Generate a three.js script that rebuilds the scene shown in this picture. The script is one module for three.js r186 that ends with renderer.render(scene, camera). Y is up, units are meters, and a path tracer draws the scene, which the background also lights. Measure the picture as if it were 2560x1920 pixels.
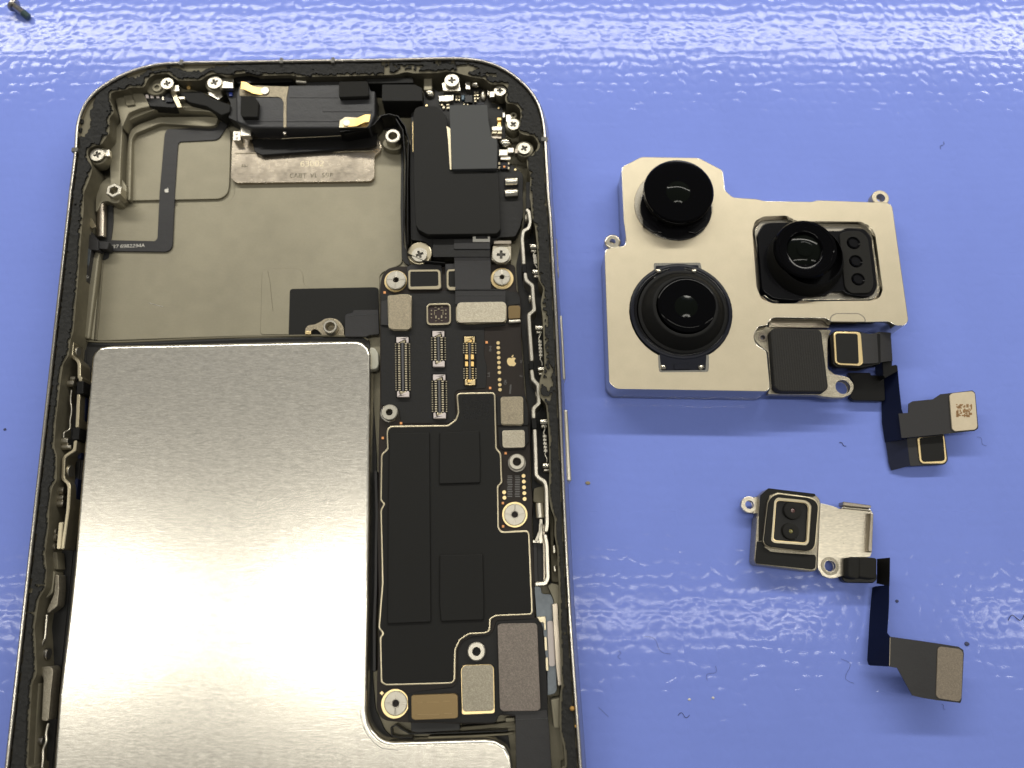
import * as THREE from 'three';
import { mergeGeometries, toCreasedNormals } from 'three/addons/utils/BufferGeometryUtils.js';
import { FontLoader } from 'three/addons/loaders/FontLoader.js';
import { TextGeometry } from 'three/addons/geometries/TextGeometry.js';
import { RectAreaLightUniformsLib } from 'three/addons/lights/RectAreaLightUniformsLib.js';

// ---------------------------------------------------------------- camera, light, exposure
const scene = new THREE.Scene();
const TILT = THREE.MathUtils.degToRad(15.6), FOCAL = 1967, CAM = [0, 121.3, 31.6];   // millimetres; a hand-held camera leaning over the bench
const camera = new THREE.PerspectiveCamera(2 * Math.atan(960 / FOCAL) * 180 / Math.PI, 4 / 3, 0.01, 20);
camera.position.set(CAM[0] / 1000, CAM[1] / 1000, CAM[2] / 1000);
camera.lookAt(0, 0.008, CAM[2] / 1000 - (CAM[1] / 1000 - 0.008) * Math.tan(TILT));
camera.focus = 0.117; camera.userData.fStop = 22;
const renderer = new THREE.WebGLRenderer({ antialias: true });
renderer.toneMapping = THREE.LinearToneMapping;
renderer.toneMappingExposure = 1.25;
renderer.shadowMap.enabled = true;
scene.background = new THREE.Color().setRGB(0.19, 0.187, 0.179);   // the lit room all round
RectAreaLightUniformsLib.init();
const LAMP_RADIANCE = 36;
const lampMetal = new THREE.MeshStandardMaterial({ name: 'lamp_housing', color: new THREE.Color().setRGB(.7, .7, .68), roughness: .5 });
const lampGlow = new THREE.MeshStandardMaterial({ name: 'lamp_glow', color: 0xffffff, emissive: new THREE.Color().setRGB(1, .97, .88), emissiveIntensity: 1, roughness: .6 });
function ceilingLamp(x, z, len, wid, label, radiance = LAMP_RADIANCE, y = 1.72) {
  const g = new THREE.Group(); g.name = numbered('ceiling_lamp'); g.position.set(x, y, z); scene.add(g);
  g.userData = { label, category: 'lamp', group: 'ceiling lamps above the bench' };
  const h = new THREE.Mesh(new THREE.BoxGeometry(len + .04, .06, wid + .04), lampMetal); h.name = 'housing'; h.position.y = .045; g.add(h);
  const d = new THREE.Mesh(new THREE.BoxGeometry(len, .02, wid), lampGlow); d.name = 'diffuser'; d.position.y = .008; g.add(d);
  const l = new THREE.RectAreaLight(new THREE.Color().setRGB(1, .965, .87), radiance, len, wid);
  l.name = 'ceiling_light'; l.position.y = -.008; l.rotation.x = -Math.PI / 2; g.add(l);
}
const taken = new Map();
function numbered(n) { const k = taken.get(n) ?? 0; taken.set(n, k + 1); return k ? n + '_' + String(k).padStart(3, '0') : n; }
ceilingLamp(0.085, 0.06, 1.23, .032, 'long white ceiling lamp straight above the phone');
ceilingLamp(1.64, 0.06, 1.23, .032, 'long white ceiling lamp above and right of the camera parts');
ceilingLamp(-1.08, 0.06, .62, .032, 'long white ceiling lamp above and left of the phone');
ceilingLamp(0.03, -.31, .8, .022, 'long white bench lamp ahead of the phone, lower than the others', LAMP_RADIANCE * 1.1, .3);

// ---------------------------------------------------------------- helpers (all shapes in millimetres, baked to metres)
let seed = 7;
const rnd = () => { seed = (seed * 1664525 + 1013904223) >>> 0; return seed / 4294967296; };
const hash = (x, y, s = 0) => { let h = Math.imul(x | 0, 374761393) + Math.imul(y | 0, 668265263) + Math.imul(s | 0, 974634777); h = Math.imul(h ^ (h >>> 13), 1274126177); return ((h ^ (h >>> 16)) >>> 0) / 4294967296; };
const sm = (t) => t * t * (3 - 2 * t);
function vnoise(x, y, s = 0, px = 0, py = 0) {   // value noise, periodic when px/py are given
  const ix = Math.floor(x), iy = Math.floor(y), fx = sm(x - ix), fy = sm(y - iy), w = (a, p) => p ? ((a % p) + p) % p : a;
  const a = hash(w(ix, px), w(iy, py), s), b = hash(w(ix + 1, px), w(iy, py), s), c = hash(w(ix, px), w(iy + 1, py), s), d = hash(w(ix + 1, px), w(iy + 1, py), s);
  return (a + (b - a) * fx) * (1 - fy) + (c + (d - c) * fx) * fy;
}
// survey frames: [x, y, scale] of the enlargements that were measured; R turns a reading into a picture point
const Z = { A: [160, 120, 3.45625], B: [560, 120, 4.424], C: [960, 120, 4.424], D: [900, 440, 4.0963], E: [900, 780, 4.0963], F: [900, 1140, 4.0963], G: [880, 1500, 3.6867], H: [0, 820, 2.765], I: [0, 1320, 2.765],
  J: [1480, 360, 2.5134], K: [1840, 760, 3.3515], L: [1800, 1180, 2.7652], M: [0, 0, 3.45625], O: [0, 0, .86406], N: [150, 480, 4.1475], P: [640, 640, 6.1444], Q: [1240, 1080, 2.9625], S: [1400, 0, 1.9069], T: [1400, 1400, 1.9069] };
const sT = Math.sin(TILT), cT = Math.cos(TILT);
function W(z, x, y, h) {   // the place at height h (mm) above the bench that was seen there
  const [ox, oy, k] = Z[z], u = (ox + x / k - 1280) / FOCAL, v = (960 - oy - y / k) / FOCAL;
  const dy = -cT + v * sT, dz = -sT - v * cT, t = (h - CAM[1]) / dy;
  return new THREE.Vector3(CAM[0] + u * t, h, CAM[2] + dz * t);
}
function walk(list, n, f) { let z = 'O', buf = []; for (const e of list) { if (typeof e === 'string') { z = e; continue; } buf.push(e); if (buf.length === n) { f(z, buf); buf = []; } } }
function pts(list, h) { const out = []; walk(list, 2, (z, [x, y]) => { const p = W(z, x, y, h); out.push(new THREE.Vector2(p.x, p.z)); }); return out; }
function pts3(list) { const out = []; walk(list, 3, (z, [x, y, h]) => out.push(W(z, x, y, h))); return out; }
const rad = (z, x, y, h, r) => W(z, x + r, y, h).x - W(z, x, y, h).x;
function round(p, r, seg = 4) {
  if (!r) return p;
  const out = [], n = p.length;
  for (let i = 0; i < n; i++) {
    const a = p[(i + n - 1) % n], b = p[i], c = p[(i + 1) % n], la = a.distanceTo(b), lc = c.distanceTo(b), d = Math.min(r, la * .48, lc * .48);
    const s = b.clone().lerp(a, d / la), e = b.clone().lerp(c, d / lc);
    const turn = Math.abs(Math.atan2((b.x - a.x) * (c.y - b.y) - (b.y - a.y) * (c.x - b.x), (b.x - a.x) * (c.x - b.x) + (b.y - a.y) * (c.y - b.y)));
    if (turn < .12) { out.push(b); continue; }
    for (let k = 0; k <= seg; k++) { const t = k / seg; out.push(new THREE.Vector2((1 - t) ** 2 * s.x + 2 * t * (1 - t) * b.x + t * t * e.x, (1 - t) ** 2 * s.y + 2 * t * (1 - t) * b.y + t * t * e.y)); }
  }
  return out;
}
function offset(p, d, open = false) {   // polyline moved to its left by d
  const n = p.length, out = [];
  for (let i = 0; i < n; i++) {
    const a = open ? p[Math.max(0, i - 1)] : p[(i + n - 1) % n], b = p[i], c = open ? p[Math.min(n - 1, i + 1)] : p[(i + 1) % n];
    const u = b.clone().sub(a), v = c.clone().sub(b); if (u.length() < 1e-9) u.copy(v); if (v.length() < 1e-9) v.copy(u); u.normalize(); v.normalize();
    const nx = -(u.y + v.y), ny = u.x + v.x, l = Math.hypot(nx, ny) || 1, m = Math.min(1.6, 1 / Math.max(.3, (u.x * nx / l * 0 + (-u.y) * nx / l + u.x * ny / l)));
    out.push(new THREE.Vector2(b.x + nx / l * d * m, b.y + ny / l * d * m));
  }
  return out;
}
const area = (p) => p.reduce((s, a, i) => { const b = p[(i + 1) % p.length]; return s + a.x * b.y - b.x * a.y; }, 0) / 2;
const grow = (p, d) => offset(p, area(p) > 0 ? -d : d);   // outline grown outwards by d
function prismGeo(p, h0, h1, { b = .05, holes = [], seg = 1, curve = 8 } = {}) {
  b = Math.min(b, (h1 - h0) * .45);
  const flip = (q) => q.map((v) => new THREE.Vector2(v.x, -v.y)), s = new THREE.Shape(flip(p));
  for (const q of holes) s.holes.push(new THREE.Path(flip(q)));
  let g = new THREE.ExtrudeGeometry(s, { depth: h1 - h0 - 2 * b, bevelEnabled: b > 0, bevelSize: b, bevelThickness: b, bevelOffset: -b, bevelSegments: seg, curveSegments: curve });
  g.rotateX(-Math.PI / 2); g.translate(0, h0 + b, 0);
  if (seg < 2) return g;
  g = toCreasedNormals(g, .7);   // smooth rounded edges; the flat faces stay flat
  const P = g.attributes.position, Nn = g.attributes.normal, a = new THREE.Vector3(), e = new THREE.Vector3(), f = new THREE.Vector3();
  for (let i = 0; i < P.count; i += 3) { a.fromBufferAttribute(P, i); e.fromBufferAttribute(P, i + 1).sub(a); f.fromBufferAttribute(P, i + 2).sub(a); e.cross(f).normalize(); if (Math.abs(e.y) > .999) for (let k = 0; k < 3; k++) Nn.setXYZ(i + k, 0, Math.sign(e.y), 0); }
  return g;
}
const origin = new Map();
function top(o) { while (o.parent && o.parent !== scene) o = o.parent; return o; }
function put(parent, name, geo, mat, label) {
  if (Array.isArray(geo)) geo = mergeGeometries(geo.map((g) => { g = g.index ? g.toNonIndexed() : g; for (const k of Object.keys(g.attributes)) if (!['position', 'normal', 'uv'].includes(k)) g.deleteAttribute(k); return g; }));
  const o = origin.get(top(parent)) ?? new THREE.Vector3();
  geo.translate(-o.x, -o.y, -o.z); geo.scale(.001, .001, .001);
  const m = new THREE.Mesh(geo, mat); m.name = name; m.castShadow = m.receiveShadow = true; parent.add(m);
  if (label) m.userData.label = label;
  return m;
}
function thing(name, label, category, at, group) {
  const g = new THREE.Group(); g.name = numbered(name); g.userData = { label, category }; if (group) g.userData.group = group;
  scene.add(g); g.position.set(at.x / 1000, at.y / 1000, at.z / 1000); origin.set(g, at.clone());
  return g;
}
function plate(parent, name, mat, list, h0, h1, { r = .15, b = .05, holes = [], seg = 1, label } = {}) {
  const p = round(pts(list, h1), r);
  return put(parent, name, prismGeo(p, h0, h1, { b, seg, holes: holes.map((q) => Array.isArray(q) ? round(pts(q, h1), r) : q(h1)) }), mat, label);
}
const box4 = (z, x0, y0, x1, y1, lean = 0) => [z, x0, y0, x1, y0, x1 + lean, y1, x0 + lean, y1];
const rect = (parent, name, mat, z, x0, y0, x1, y1, h0, h1, o = {}) => plate(parent, name, mat, box4(z, x0, y0, x1, y1, o.lean), h0, h1, o);
const ring = (z, x, y, rp) => (h) => { const c = W(z, x, y, h), r = rad(z, x, y, h, rp), q = []; for (let i = 0; i < 40; i++) q.push(new THREE.Vector2(c.x + r * Math.cos(i / 40 * 2 * Math.PI), c.z + r * Math.sin(i / 40 * 2 * Math.PI))); return q; };
function disc(parent, name, mat, z, x, y, rp, h0, h1, { b = .05, hole, seg = 1, label } = {}) {
  return put(parent, name, prismGeo(ring(z, x, y, rp)(h1), h0, h1, { b, seg, holes: hole ? [ring(z, x, y, hole)(h1)] : [] }), mat, label);
}
function latheGeo(c, prof, seg = 48) { const g = new THREE.LatheGeometry(prof.map(([r, y]) => new THREE.Vector2(Math.max(r, 1e-4), y)), seg); g.translate(c.x, c.y, c.z); return g; }
function lathe(parent, name, mat, z, x, y, h, prof, label) { return put(parent, name, toCreasedNormals(latheGeo(W(z, x, y, h), prof).toNonIndexed(), .6), mat, label); }
function strip(parent, name, mat, list, w, h0, h1, o = {}) {
  const p = pts(list, h1), a = offset(p, w / 2, true), c = offset(p, -w / 2, true).reverse();
  return put(parent, name, prismGeo(round([...a, ...c], o.r ?? .25), h0, h1, { b: o.b ?? .06 }), mat, o.label);
}
function smoothLine(p, n) { return new THREE.CatmullRomCurve3(p, false, 'centripetal').getPoints(n); }
function sheetGeo(A, B, t, n = 0) {
  if (n) { A = smoothLine(A, n); B = smoothLine(B, n); }
  const pos = [], uv = [], idx = [], N = A.length, up = [];
  for (let i = 0; i < N; i++) { const d = A[Math.min(N - 1, i + 1)].clone().sub(A[Math.max(0, i - 1)]), s = B[i].clone().sub(A[i]), c = d.cross(s).normalize(); if (c.y < 0) c.negate(); up.push(c); }
  let len = 0;
  for (let i = 0; i < N; i++) { if (i) len += A[i].distanceTo(A[i - 1]); for (const [q, k] of [[A[i], 0], [B[i], 0], [A[i], 1], [B[i], 1]]) { const v = q.clone().addScaledVector(up[i], -k * t); pos.push(v.x, v.y, v.z); uv.push(len, q === A[i] ? 0 : A[i].distanceTo(B[i])); } }
  const quad = (a, b, c, d) => idx.push(a, b, c, a, c, d);
  for (let i = 0; i < N - 1; i++) { const a = i * 4, e = a + 4; quad(a, a + 1, e + 1, e); quad(a + 2, e + 2, e + 3, a + 3); quad(a, e, e + 2, a + 2); quad(a + 1, a + 3, e + 3, e + 1); }
  quad(0, 2, 3, 1); const e = (N - 1) * 4; quad(e, e + 1, e + 3, e + 2);
  const g = new THREE.BufferGeometry(); g.setAttribute('position', new THREE.Float32BufferAttribute(pos, 3)); g.setAttribute('uv', new THREE.Float32BufferAttribute(uv, 2)); g.setIndex(idx);
  return toCreasedNormals(g.toNonIndexed(), n ? .9 : .3);
}
const sheet = (parent, name, mat, a, b, t = .12, n = 0, label) => put(parent, name, sheetGeo(pts3(a), pts3(b), t, n), mat, label);
function wallGeo(P, h0, w) {   // a band standing on its edge along P (points at its top)
  const p = P.map((v) => new THREE.Vector2(v.x, v.z)), a = offset(p, w / 2, true), c = offset(p, -w / 2, true).reverse(), hs = P.map((v) => v.y);
  return prismGeo([...a, ...c], h0, hs[0], { b: .02 });
}
function rod(parent, name, mat, P, r, n = 0, label) { const p = pts3(P); return put(parent, name, new THREE.TubeGeometry(new THREE.CatmullRomCurve3(p, false, 'centripetal'), n || p.length * 6, r, 7), mat, label); }
function roller(parent, name, mat, z, x0, y0, x1, y1, h, r, label) {
  const a = W(z, x0, y0, h), c = W(z, x1, y1, h), d = c.clone().sub(a), L = d.length(), q = Math.min(r * .25, .1);
  const g = new THREE.LatheGeometry([[.0001, 0], [r - q, 0], [r, q], [r, L - q], [r - q, L], [.0001, L]].map(([u, v]) => new THREE.Vector2(u, v)), 24).toNonIndexed();
  g.applyQuaternion(new THREE.Quaternion().setFromUnitVectors(new THREE.Vector3(0, 1, 0), d.normalize())); g.translate(a.x, a.y, a.z);
  return put(parent, name, toCreasedNormals(g, .5), mat, label);
}
function blob(parent, name, mat, z, x, y, rx, ry, h, hh, label) {   // solder: a flattened bead with an uneven skin
  const c = W(z, x, y, h), g = new THREE.SphereGeometry(1, 28, 18), p = g.attributes.position, a = rad(z, x, y, h, rx), b2 = rad(z, x, y, h, ry);
  for (let i = 0; i < p.count; i++) { const v = new THREE.Vector3().fromBufferAttribute(p, i), k = 1 + .1 * Math.sin(v.x * 3 + x) * Math.cos(v.z * 2.6 + y); p.setXYZ(i, v.x * a * k, Math.max(v.y, -.3) * hh, v.z * b2 * k); }
  g.computeVertexNormals(); g.translate(c.x, c.y, c.z);
  return put(parent, name, g, mat, label);
}

// ---------------------------------------------------------------- textures and materials
function dataTex(n, m, f, srgb = false) {
  const d = new Uint8Array(n * m * 4);
  for (let j = 0; j < m; j++) for (let i = 0; i < n; i++) { const v = f(i, j), k = (j * n + i) * 4; if (Array.isArray(v)) for (let c = 0; c < 3; c++) d[k + c] = Math.max(0, Math.min(255, v[c] * 255)); else d[k] = d[k + 1] = d[k + 2] = Math.max(0, Math.min(255, v * 255)); d[k + 3] = 255; }
  const t = new THREE.DataTexture(d, n, m, THREE.RGBAFormat); t.wrapS = t.wrapT = THREE.RepeatWrapping; t.magFilter = t.minFilter = THREE.LinearFilter; if (srgb) t.colorSpace = THREE.SRGBColorSpace; t.needsUpdate = true;
  return t;
}
const per = (t, mm, mm2 = mm) => { const c = t.clone(); c.repeat.set(1 / mm, 1 / mm2); c.needsUpdate = true; return c; };   // uv of every shape is in millimetres
const brushed = dataTex(512, 512, (i, j) => .5 * vnoise(i / 32, j / 4, 1, 16, 128) + .35 * vnoise(i / 16, j / 8, 2, 32, 64) + .15 * vnoise(i / 4, j / 2, 3, 128, 256));
const grain = dataTex(512, 512, (i, j) => .6 * vnoise(i / 3, j / 3, 4, 0, 0) + .4 * vnoise(i / 7, j / 7, 5));
const smudge = dataTex(256, 256, (i, j) => .5 * vnoise(i / 64, j / 64, 6, 4, 4) + .3 * vnoise(i / 16, j / 16, 7, 16, 16) + .2 * vnoise(i / 4, j / 4, 8, 64, 64));
const L = (r, g, b) => new THREE.Color().setRGB(r, g, b);
function mat(name, c, roughness, metalness = 0, o = {}) { return new THREE.MeshPhysicalMaterial({ name, color: L(...c), roughness, metalness, ...o }); }
const tint = (lo, hi, t, f) => dataTex(256, 256, (i, j) => { const v = lo + (hi - lo) * (.5 * vnoise(i / 64, j / 64, t, 4, 4) + .3 * vnoise(i / 16, j / 16, t + 1, 16, 16) + .2 * vnoise(i / 2, j / 2, t + 2, 128, 128)); return [v, v, v]; });
const wear = tint(.78, 1, 20), mottle = tint(.6, 1, 30);
const fleck = dataTex(256, 256, (i, j) => { const v = .55 + .6 * vnoise(i / 3.2, j / 3.2, 41, 80, 80) * vnoise(i / 5, j / 5, 43, 51, 51) + .2 * vnoise(i / 2, j / 2, 45, 128, 128); return [v, v, v]; });
const streak = dataTex(512, 512, (i, j) => { const v = .68 + .32 * (.4 * vnoise(i / 32, j / 8, 95, 16, 64) + .6 * vnoise(i / 16, j / 4, 96, 32, 128)); return [v, v, v]; });
const M = {
  frame: mat('frame_metal', [.5, .47, .42], .28, 1, { roughnessMap: per(wear, 9), bumpMap: per(grain, 5), bumpScale: 3e-6 }),
  khaki: mat('chassis_metal', [.285, .26, .188], .52, .55, { map: per(wear, 23), bumpMap: per(brushed, 14), bumpScale: 6e-6 }),
  ledge: mat('ledge_metal', [.2, .18, .125], .7, .45, { map: per(mottle, 9), bumpMap: per(grain, 4), bumpScale: 1e-5 }),
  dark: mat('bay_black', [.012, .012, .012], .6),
  gasket: mat('gasket_foam', [.02, .0198, .0185], .85, 0, { bumpMap: per(grain, 6), bumpScale: 1.2e-4 }),
  steel: mat('screw_steel', [.5, .47, .4], .38, 1, { bumpMap: per(grain, 3), bumpScale: 4e-6 }),
  silver: mat('silver_sheet', [.66, .62, .53], .32, 1, { bumpMap: per(grain, 4), bumpScale: 6e-6 }),
  chrome: mat('chrome', [.62, .58, .49], .16, 1),
  recess: mat('recess', [.07, .065, .055], .5, .6),
  tape: mat('black_tape', [.0105, .0103, .0093], .62, 0, { specularIntensity: .4, bumpMap: per(grain, 7), bumpScale: 5e-6 }),
  foam: mat('black_foam', [.02, .0195, .018], .9, 0, { specularIntensity: .3, bumpMap: per(grain, 5), bumpScale: 2e-5 }),
  greypad: mat('grey_pad', [.05, .052, .052], .75),
  film: mat('dark_film', [.03, .03, .032], .42, 0, { specularIntensity: .6, bumpMap: per(smudge, 14), bumpScale: 6e-5 }),
  flex: mat('flex_cable', [.026, .0252, .026], .45, 0, { specularIntensity: .6, bumpMap: per(smudge, 11), bumpScale: 3e-5 }),
  gloss: mat('gloss_black', [.006, .0058, .0055], .3, 0, { specularIntensity: .5 }),
  navy: mat('navy_film', [.005, .008, .028], .35, 0, { specularIntensity: .3 }),
  pcb: mat('board_brown', [.016, .011, .008], .42, 0, { specularIntensity: .5, bumpMap: per(grain, 5), bumpScale: 6e-6 }),
  mask: mat('board_black', [.0105, .0102, .0098], .5, 0, { specularIntensity: .5, bumpMap: per(smudge, 9), bumpScale: 4e-5 }),
  gold: mat('gold', [.9, .63, .25], .46, 1),
  palegold: mat('pale_gold', [.92, .72, .38], .34, 1),
  copper: mat('copper_mark', [.75, .33, .12], .5, .3),
  can: mat('sandy_steel', [.33, .285, .205], .42, .85, { map: per(fleck, 5.5), bumpMap: per(grain, 4), bumpScale: 2.4e-5 }),
  canlight: mat('pale_sandy_steel', [.47, .425, .33], .4, .85, { map: per(fleck, 5.5), bumpMap: per(grain, 4), bumpScale: 2.4e-5 }),
  bronze: mat('bronze_cover', [.2, .14, .065], .38, .75),
  plate: mat('plate_steel', [.37, .325, .265], .36, .95, { roughnessMap: per(wear, 12), bumpMap: per(brushed, 12), bumpScale: 4e-6 }),
  rim: mat('shield_rim', [.5, .44, .31], .34, .95),
  whitepad: mat('white_pad', [.62, .55, .52], .5),
  bluegrey: mat('blue_grey_sheet', [.16, .18, .2], .4, .7, { map: per(mottle, 6) }),
  white: mat('white_print', [.6, .58, .52], .6),
  greyprint: mat('grey_print', [.16, .155, .15], .6),
  pinboard: mat('pin_base', [.075, .075, .08], .4),
  battery: mat('battery_can', [.97, .92, .81], .27, 1, { roughnessMap: per(dataTex(256, 256, (i, j) => .86 + .14 * vnoise(i / 10, j / 2, 51, 0, 128)), 18), bumpMap: per(brushed, 17), bumpScale: 3.5e-6, map: per(streak, 10) }),
  bracket: mat('camera_bracket', [.52, .46, .34], .46, .9, { map: per(tint(.86, 1, 60), 19), bumpMap: per(grain, 3), bumpScale: 6e-6 }),
  bracketshine: mat('bracket_polished', [.62, .57, .47], .25, 1),
  glass: mat('lens_glass', [.0025, .0025, .003], .06, 0, { specularIntensity: .1 }),
  coated: mat('lens_coated', [.004, .005, .004], .05, 0, { specularIntensity: .12 }),
  barrel: mat('lens_barrel', [.005, .0049, .0046], .5, 0, { specularIntensity: .3 }),
  barrelgloss: mat('lens_barrel_gloss', [.006, .006, .007], .16, 0, { specularIntensity: .45 }),
  blueblack: mat('blue_black', [.006, .007, .013], .35, 0, { specularIntensity: .4 }),
  fabric: mat('woven_pad', [.03, .028, .025], .9, 0, { map: per(dataTex(256, 256, (i, j) => { const v = (vnoise(i / 2, j / 2, 91, 128, 128) > .84 ? .25 : .75 + .25 * vnoise(i / 3, j / 3, 93, 85, 85)) * (.8 + .2 * Math.cos(i / 256 * Math.PI * 2 * 16)); return [v, v, v]; }), 6), bumpMap: per(grain, 5), bumpScale: 6e-5 }),
  brush: mat('brushed_sheet', [.72, .66, .54], .34, 1, { roughnessMap: per(wear, 6), bumpMap: per(brushed, 9), bumpScale: 2e-6, map: per(streak, 11) }),
  beige: mat('beige_stiffener', [.26, .215, .16], .6, .15, { map: per(fleck, 5) }),
  sand: mat('sand_stiffener', [.62, .53, .38], .5, .3, { map: per(tint(.85, 1, 70), 5) }),
  rust: mat('laser_brown', [.3, .17, .07], .6),
  yellow: mat('yellow_glass', [.16, .14, .03], .1, 0, { clearcoat: 1 }),
  rose: mat('rose_glass', [.1, .045, .04], .1, 0, { clearcoat: 1 }),
  green: mat('thread_lock', [.06, .1, .1], .5),
  bolt: mat('bolt_steel', [.42, .4, .37], .3, 1),
  fibre: mat('fibre', [.05, .06, .13], .8),
  crumb: mat('crumb', [.3, .25, .16], .8),
  engraved: mat('engraved_steel', [.54, .47, .37], .33, .95, { map: per(mottle, 13), roughnessMap: per(tint(.5, 1, 100), 9), bumpMap: per(brushed, 12), bumpScale: 3e-6 }),
  slate: mat('dark_steel_cover', [.2, .172, .15], .36, .9, { map: per(fleck, 6), bumpMap: per(grain, 4), bumpScale: 1.2e-5 }),
  pin: mat('pin_gold', [.68, .6, .43], .4, 1),
  edge: mat('bracket_edge', [.56, .54, .48], .22, 1),
  clear: mat('clear_lug', [.42, .41, .34], .35),
};

// ---------------------------------------------------------------- the work mat: vinyl over a coarse weave
{
  const N = 1024, period = 43.2, cells = 22;   // 2 mm weave
  const weave = dataTex(N, N, (i, j) => {
    const row = j / N * cells + .7 * (vnoise(i / 60, j / 50, 12, 0, 0) - .5), r0 = Math.floor(row), x = i / N * cells + (((r0 % 2) + 2) % 2) * .5 + .5 * (vnoise(i / 60, j / 60, 11, 0, 0) - .5), cx = x - Math.floor(x) - .5, cy = row - r0 - .5;
    const t = hash(Math.floor(x), r0, 17) - .5, k = hash(((Math.floor(x) % cells) + cells) % cells, ((r0 % cells) + cells) % cells, 13), e = Math.max(0, 1 - (cx * cx * 3.8 + cy * cy * 4.6));
    return .1 + .55 * (.45 + .75 * k) * e * (1 + 2.2 * t * cy + 3 * (hash(r0, Math.floor(x), 19) - .5) * cx) + .17 * vnoise(i / 17, j / 14, 14, 0, 0) + .14 * vnoise(i / 34, j / 22, 15, 0, 0);
  });
  const sheen = tint(.55, 1, 80);
  const vinyl = mat('blue_vinyl', [.205, .275, .72], .1, 0, { bumpMap: per(weave, period), bumpScale: 2.7e-5, roughnessMap: per(sheen, 61), map: per(tint(.93, 1, 85), 37), specularIntensity: .18 });
  const g = new THREE.PlaneGeometry(900, 900); g.rotateX(-Math.PI / 2); const uv = g.attributes.uv; for (let i = 0; i < uv.count; i++) uv.setXY(i, uv.getX(i) * 900, uv.getY(i) * 900);
  const slab = new THREE.BoxGeometry(904, 2.5, 904); slab.translate(0, -1.3, 0);
  const m = put(scene, 'work_mat', g, vinyl); m.userData.kind = 'structure'; m.userData.label = 'blue woven vinyl work mat under everything';
  const u = put(scene, 'mat_underside', slab, mat('mat_core', [.1, .12, .3], .8)); u.userData.kind = 'structure'; u.position.y = -.00008;
}

// ---------------------------------------------------------------- the opened phone
const outer0 = ['A', 40, 1200, 80, 880, 100, 650, 140, 530, 190, 440, 270, 355, 430, 250, 600, 175, 800, 126, 1000, 110, 1400, 103, 1880, 95, 'C', 0, 108, 380, 98, 700, 93, 900, 97, 1100, 125, 1270, 182, 1400, 252, 1540, 362, 1650, 482, 1730, 622, 1780, 800, 1802, 1000, 1815, 1200, 1840, 1659, 'D', 1970, 450, 2000, 1000, 2030, 1500, 'G', 2020, 0, 2130, 1548];
let outer = pts(outer0, 7.9);
{ // the long sides run on, straight, to the phone's lower end behind the picture's lower edge
  const a = outer[outer.length - 1], d = a.clone().sub(outer[outer.length - 5]).normalize(), q = pts(['I', 25, 1650], 7.9)[0], e = q.clone().sub(outer[0]).normalize();
  outer.push(a.clone().addScaledVector(d, 30), q.clone().addScaledVector(e, 48 + 0), q);
  outer[outer.length - 2].copy(q).addScaledVector(e, a.distanceTo(outer[outer.length - 3]));
}
{ const c = new THREE.CatmullRomCurve3(outer.slice(0, -3).map((v) => new THREE.Vector3(v.x, 0, v.y)), false, 'centripetal').getPoints(190); outer = [...c.map((v) => new THREE.Vector2(v.x, v.z)), ...round(outer.slice(-4), 0).slice(1)]; }
const phone = thing('smartphone', 'opened smartphone without its screen, silver battery and black logic board showing', 'phone', new THREE.Vector3(-22, 0, 5));
{ // metal band: one rounded section swept round the outline
  const prof = [[-.62, 6.6], [-.6, 7.5], [-.52, 7.86], [-.36, 7.98], [-.14, 7.92], [.06, 7.6], [.3, 6.9], [.58, 6], [.62, 4.4], [.56, 2.6], [.3, 1.1], [-.1, .45], [-.9, .2], [-1.2, 1]];
  const rows = prof.map(([d]) => grow(outer, d)), n = outer.length, pos = [], uv = [], idx = []; let s = 0;
  for (let i = 0; i <= n; i++) { const k = i % n; if (i) s += outer[k].distanceTo(outer[i - 1]); rows.forEach((r, j) => { pos.push(r[k].x, prof[j][1], r[k].y); uv.push(s, j * .6); }); }
  const m = prof.length, ccw = area(outer) > 0;
  for (let i = 0; i < n; i++) for (let j = 0; j < m - 1; j++) { const a = i * m + j, b2 = a + m; if (ccw) idx.push(a, a + 1, b2 + 1, a, b2 + 1, b2); else idx.push(a, b2 + 1, a + 1, a, b2, b2 + 1); }
  const g = new THREE.BufferGeometry(); g.setAttribute('position', new THREE.Float32BufferAttribute(pos, 3)); g.setAttribute('uv', new THREE.Float32BufferAttribute(uv, 2)); g.setIndex(idx); g.computeVertexNormals();
  const frame = put(phone, 'frame', g, M.frame);
  // plastic antenna breaks across the band and the long side buttons
  for (const [z, x, y, ang] of [['A', 78, 880, 0], ['A', 1015, 112, 1], ['A', 1880, 97, 1], ['C', 1795, 1010, 0], ['B', 1205, 120, 1]]) {
    const p = W(z, x, y, 7.9), b2 = new THREE.BoxGeometry(ang ? .5 : 1.0, 1.2, ang ? 1.0 : .7); b2.translate(p.x + (ang ? 0 : (x < 500 ? .32 : -.3)), 7.42, p.z + (ang ? .3 : 0)); put(frame, 'antenna_break', b2, mat('break_plastic', [.09, .085, .07], .5));
  }
  for (const [z, x, y0, y1, z2] of [['D', 1990, 660, 1060, 'D'], ['E', 2040, 50, 710, 'E'], ['E', 2095, 1010, 1745, 'E']]) {
    const a = W(z, x, y0, 5), c = W(z2, x + (y1 - y0) * .055, y1, 5), d = c.clone().sub(a).normalize(), L2 = a.distanceTo(c), nrm = new THREE.Vector3(d.z, 0, -d.x); if (nrm.x < 0) nrm.negate();
    const q = round([[-.5, 0], [.42, 0], [.42, L2], [-.5, L2]].map(([u, v]) => new THREE.Vector2(a.x + nrm.x * u + d.x * v, a.z + nrm.z * u + d.z * v)), .3);
    put(frame, 'side_button', prismGeo(q, 3.2, 5.9, { b: .3, seg: 3 }), M.silver);
  }
}
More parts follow.
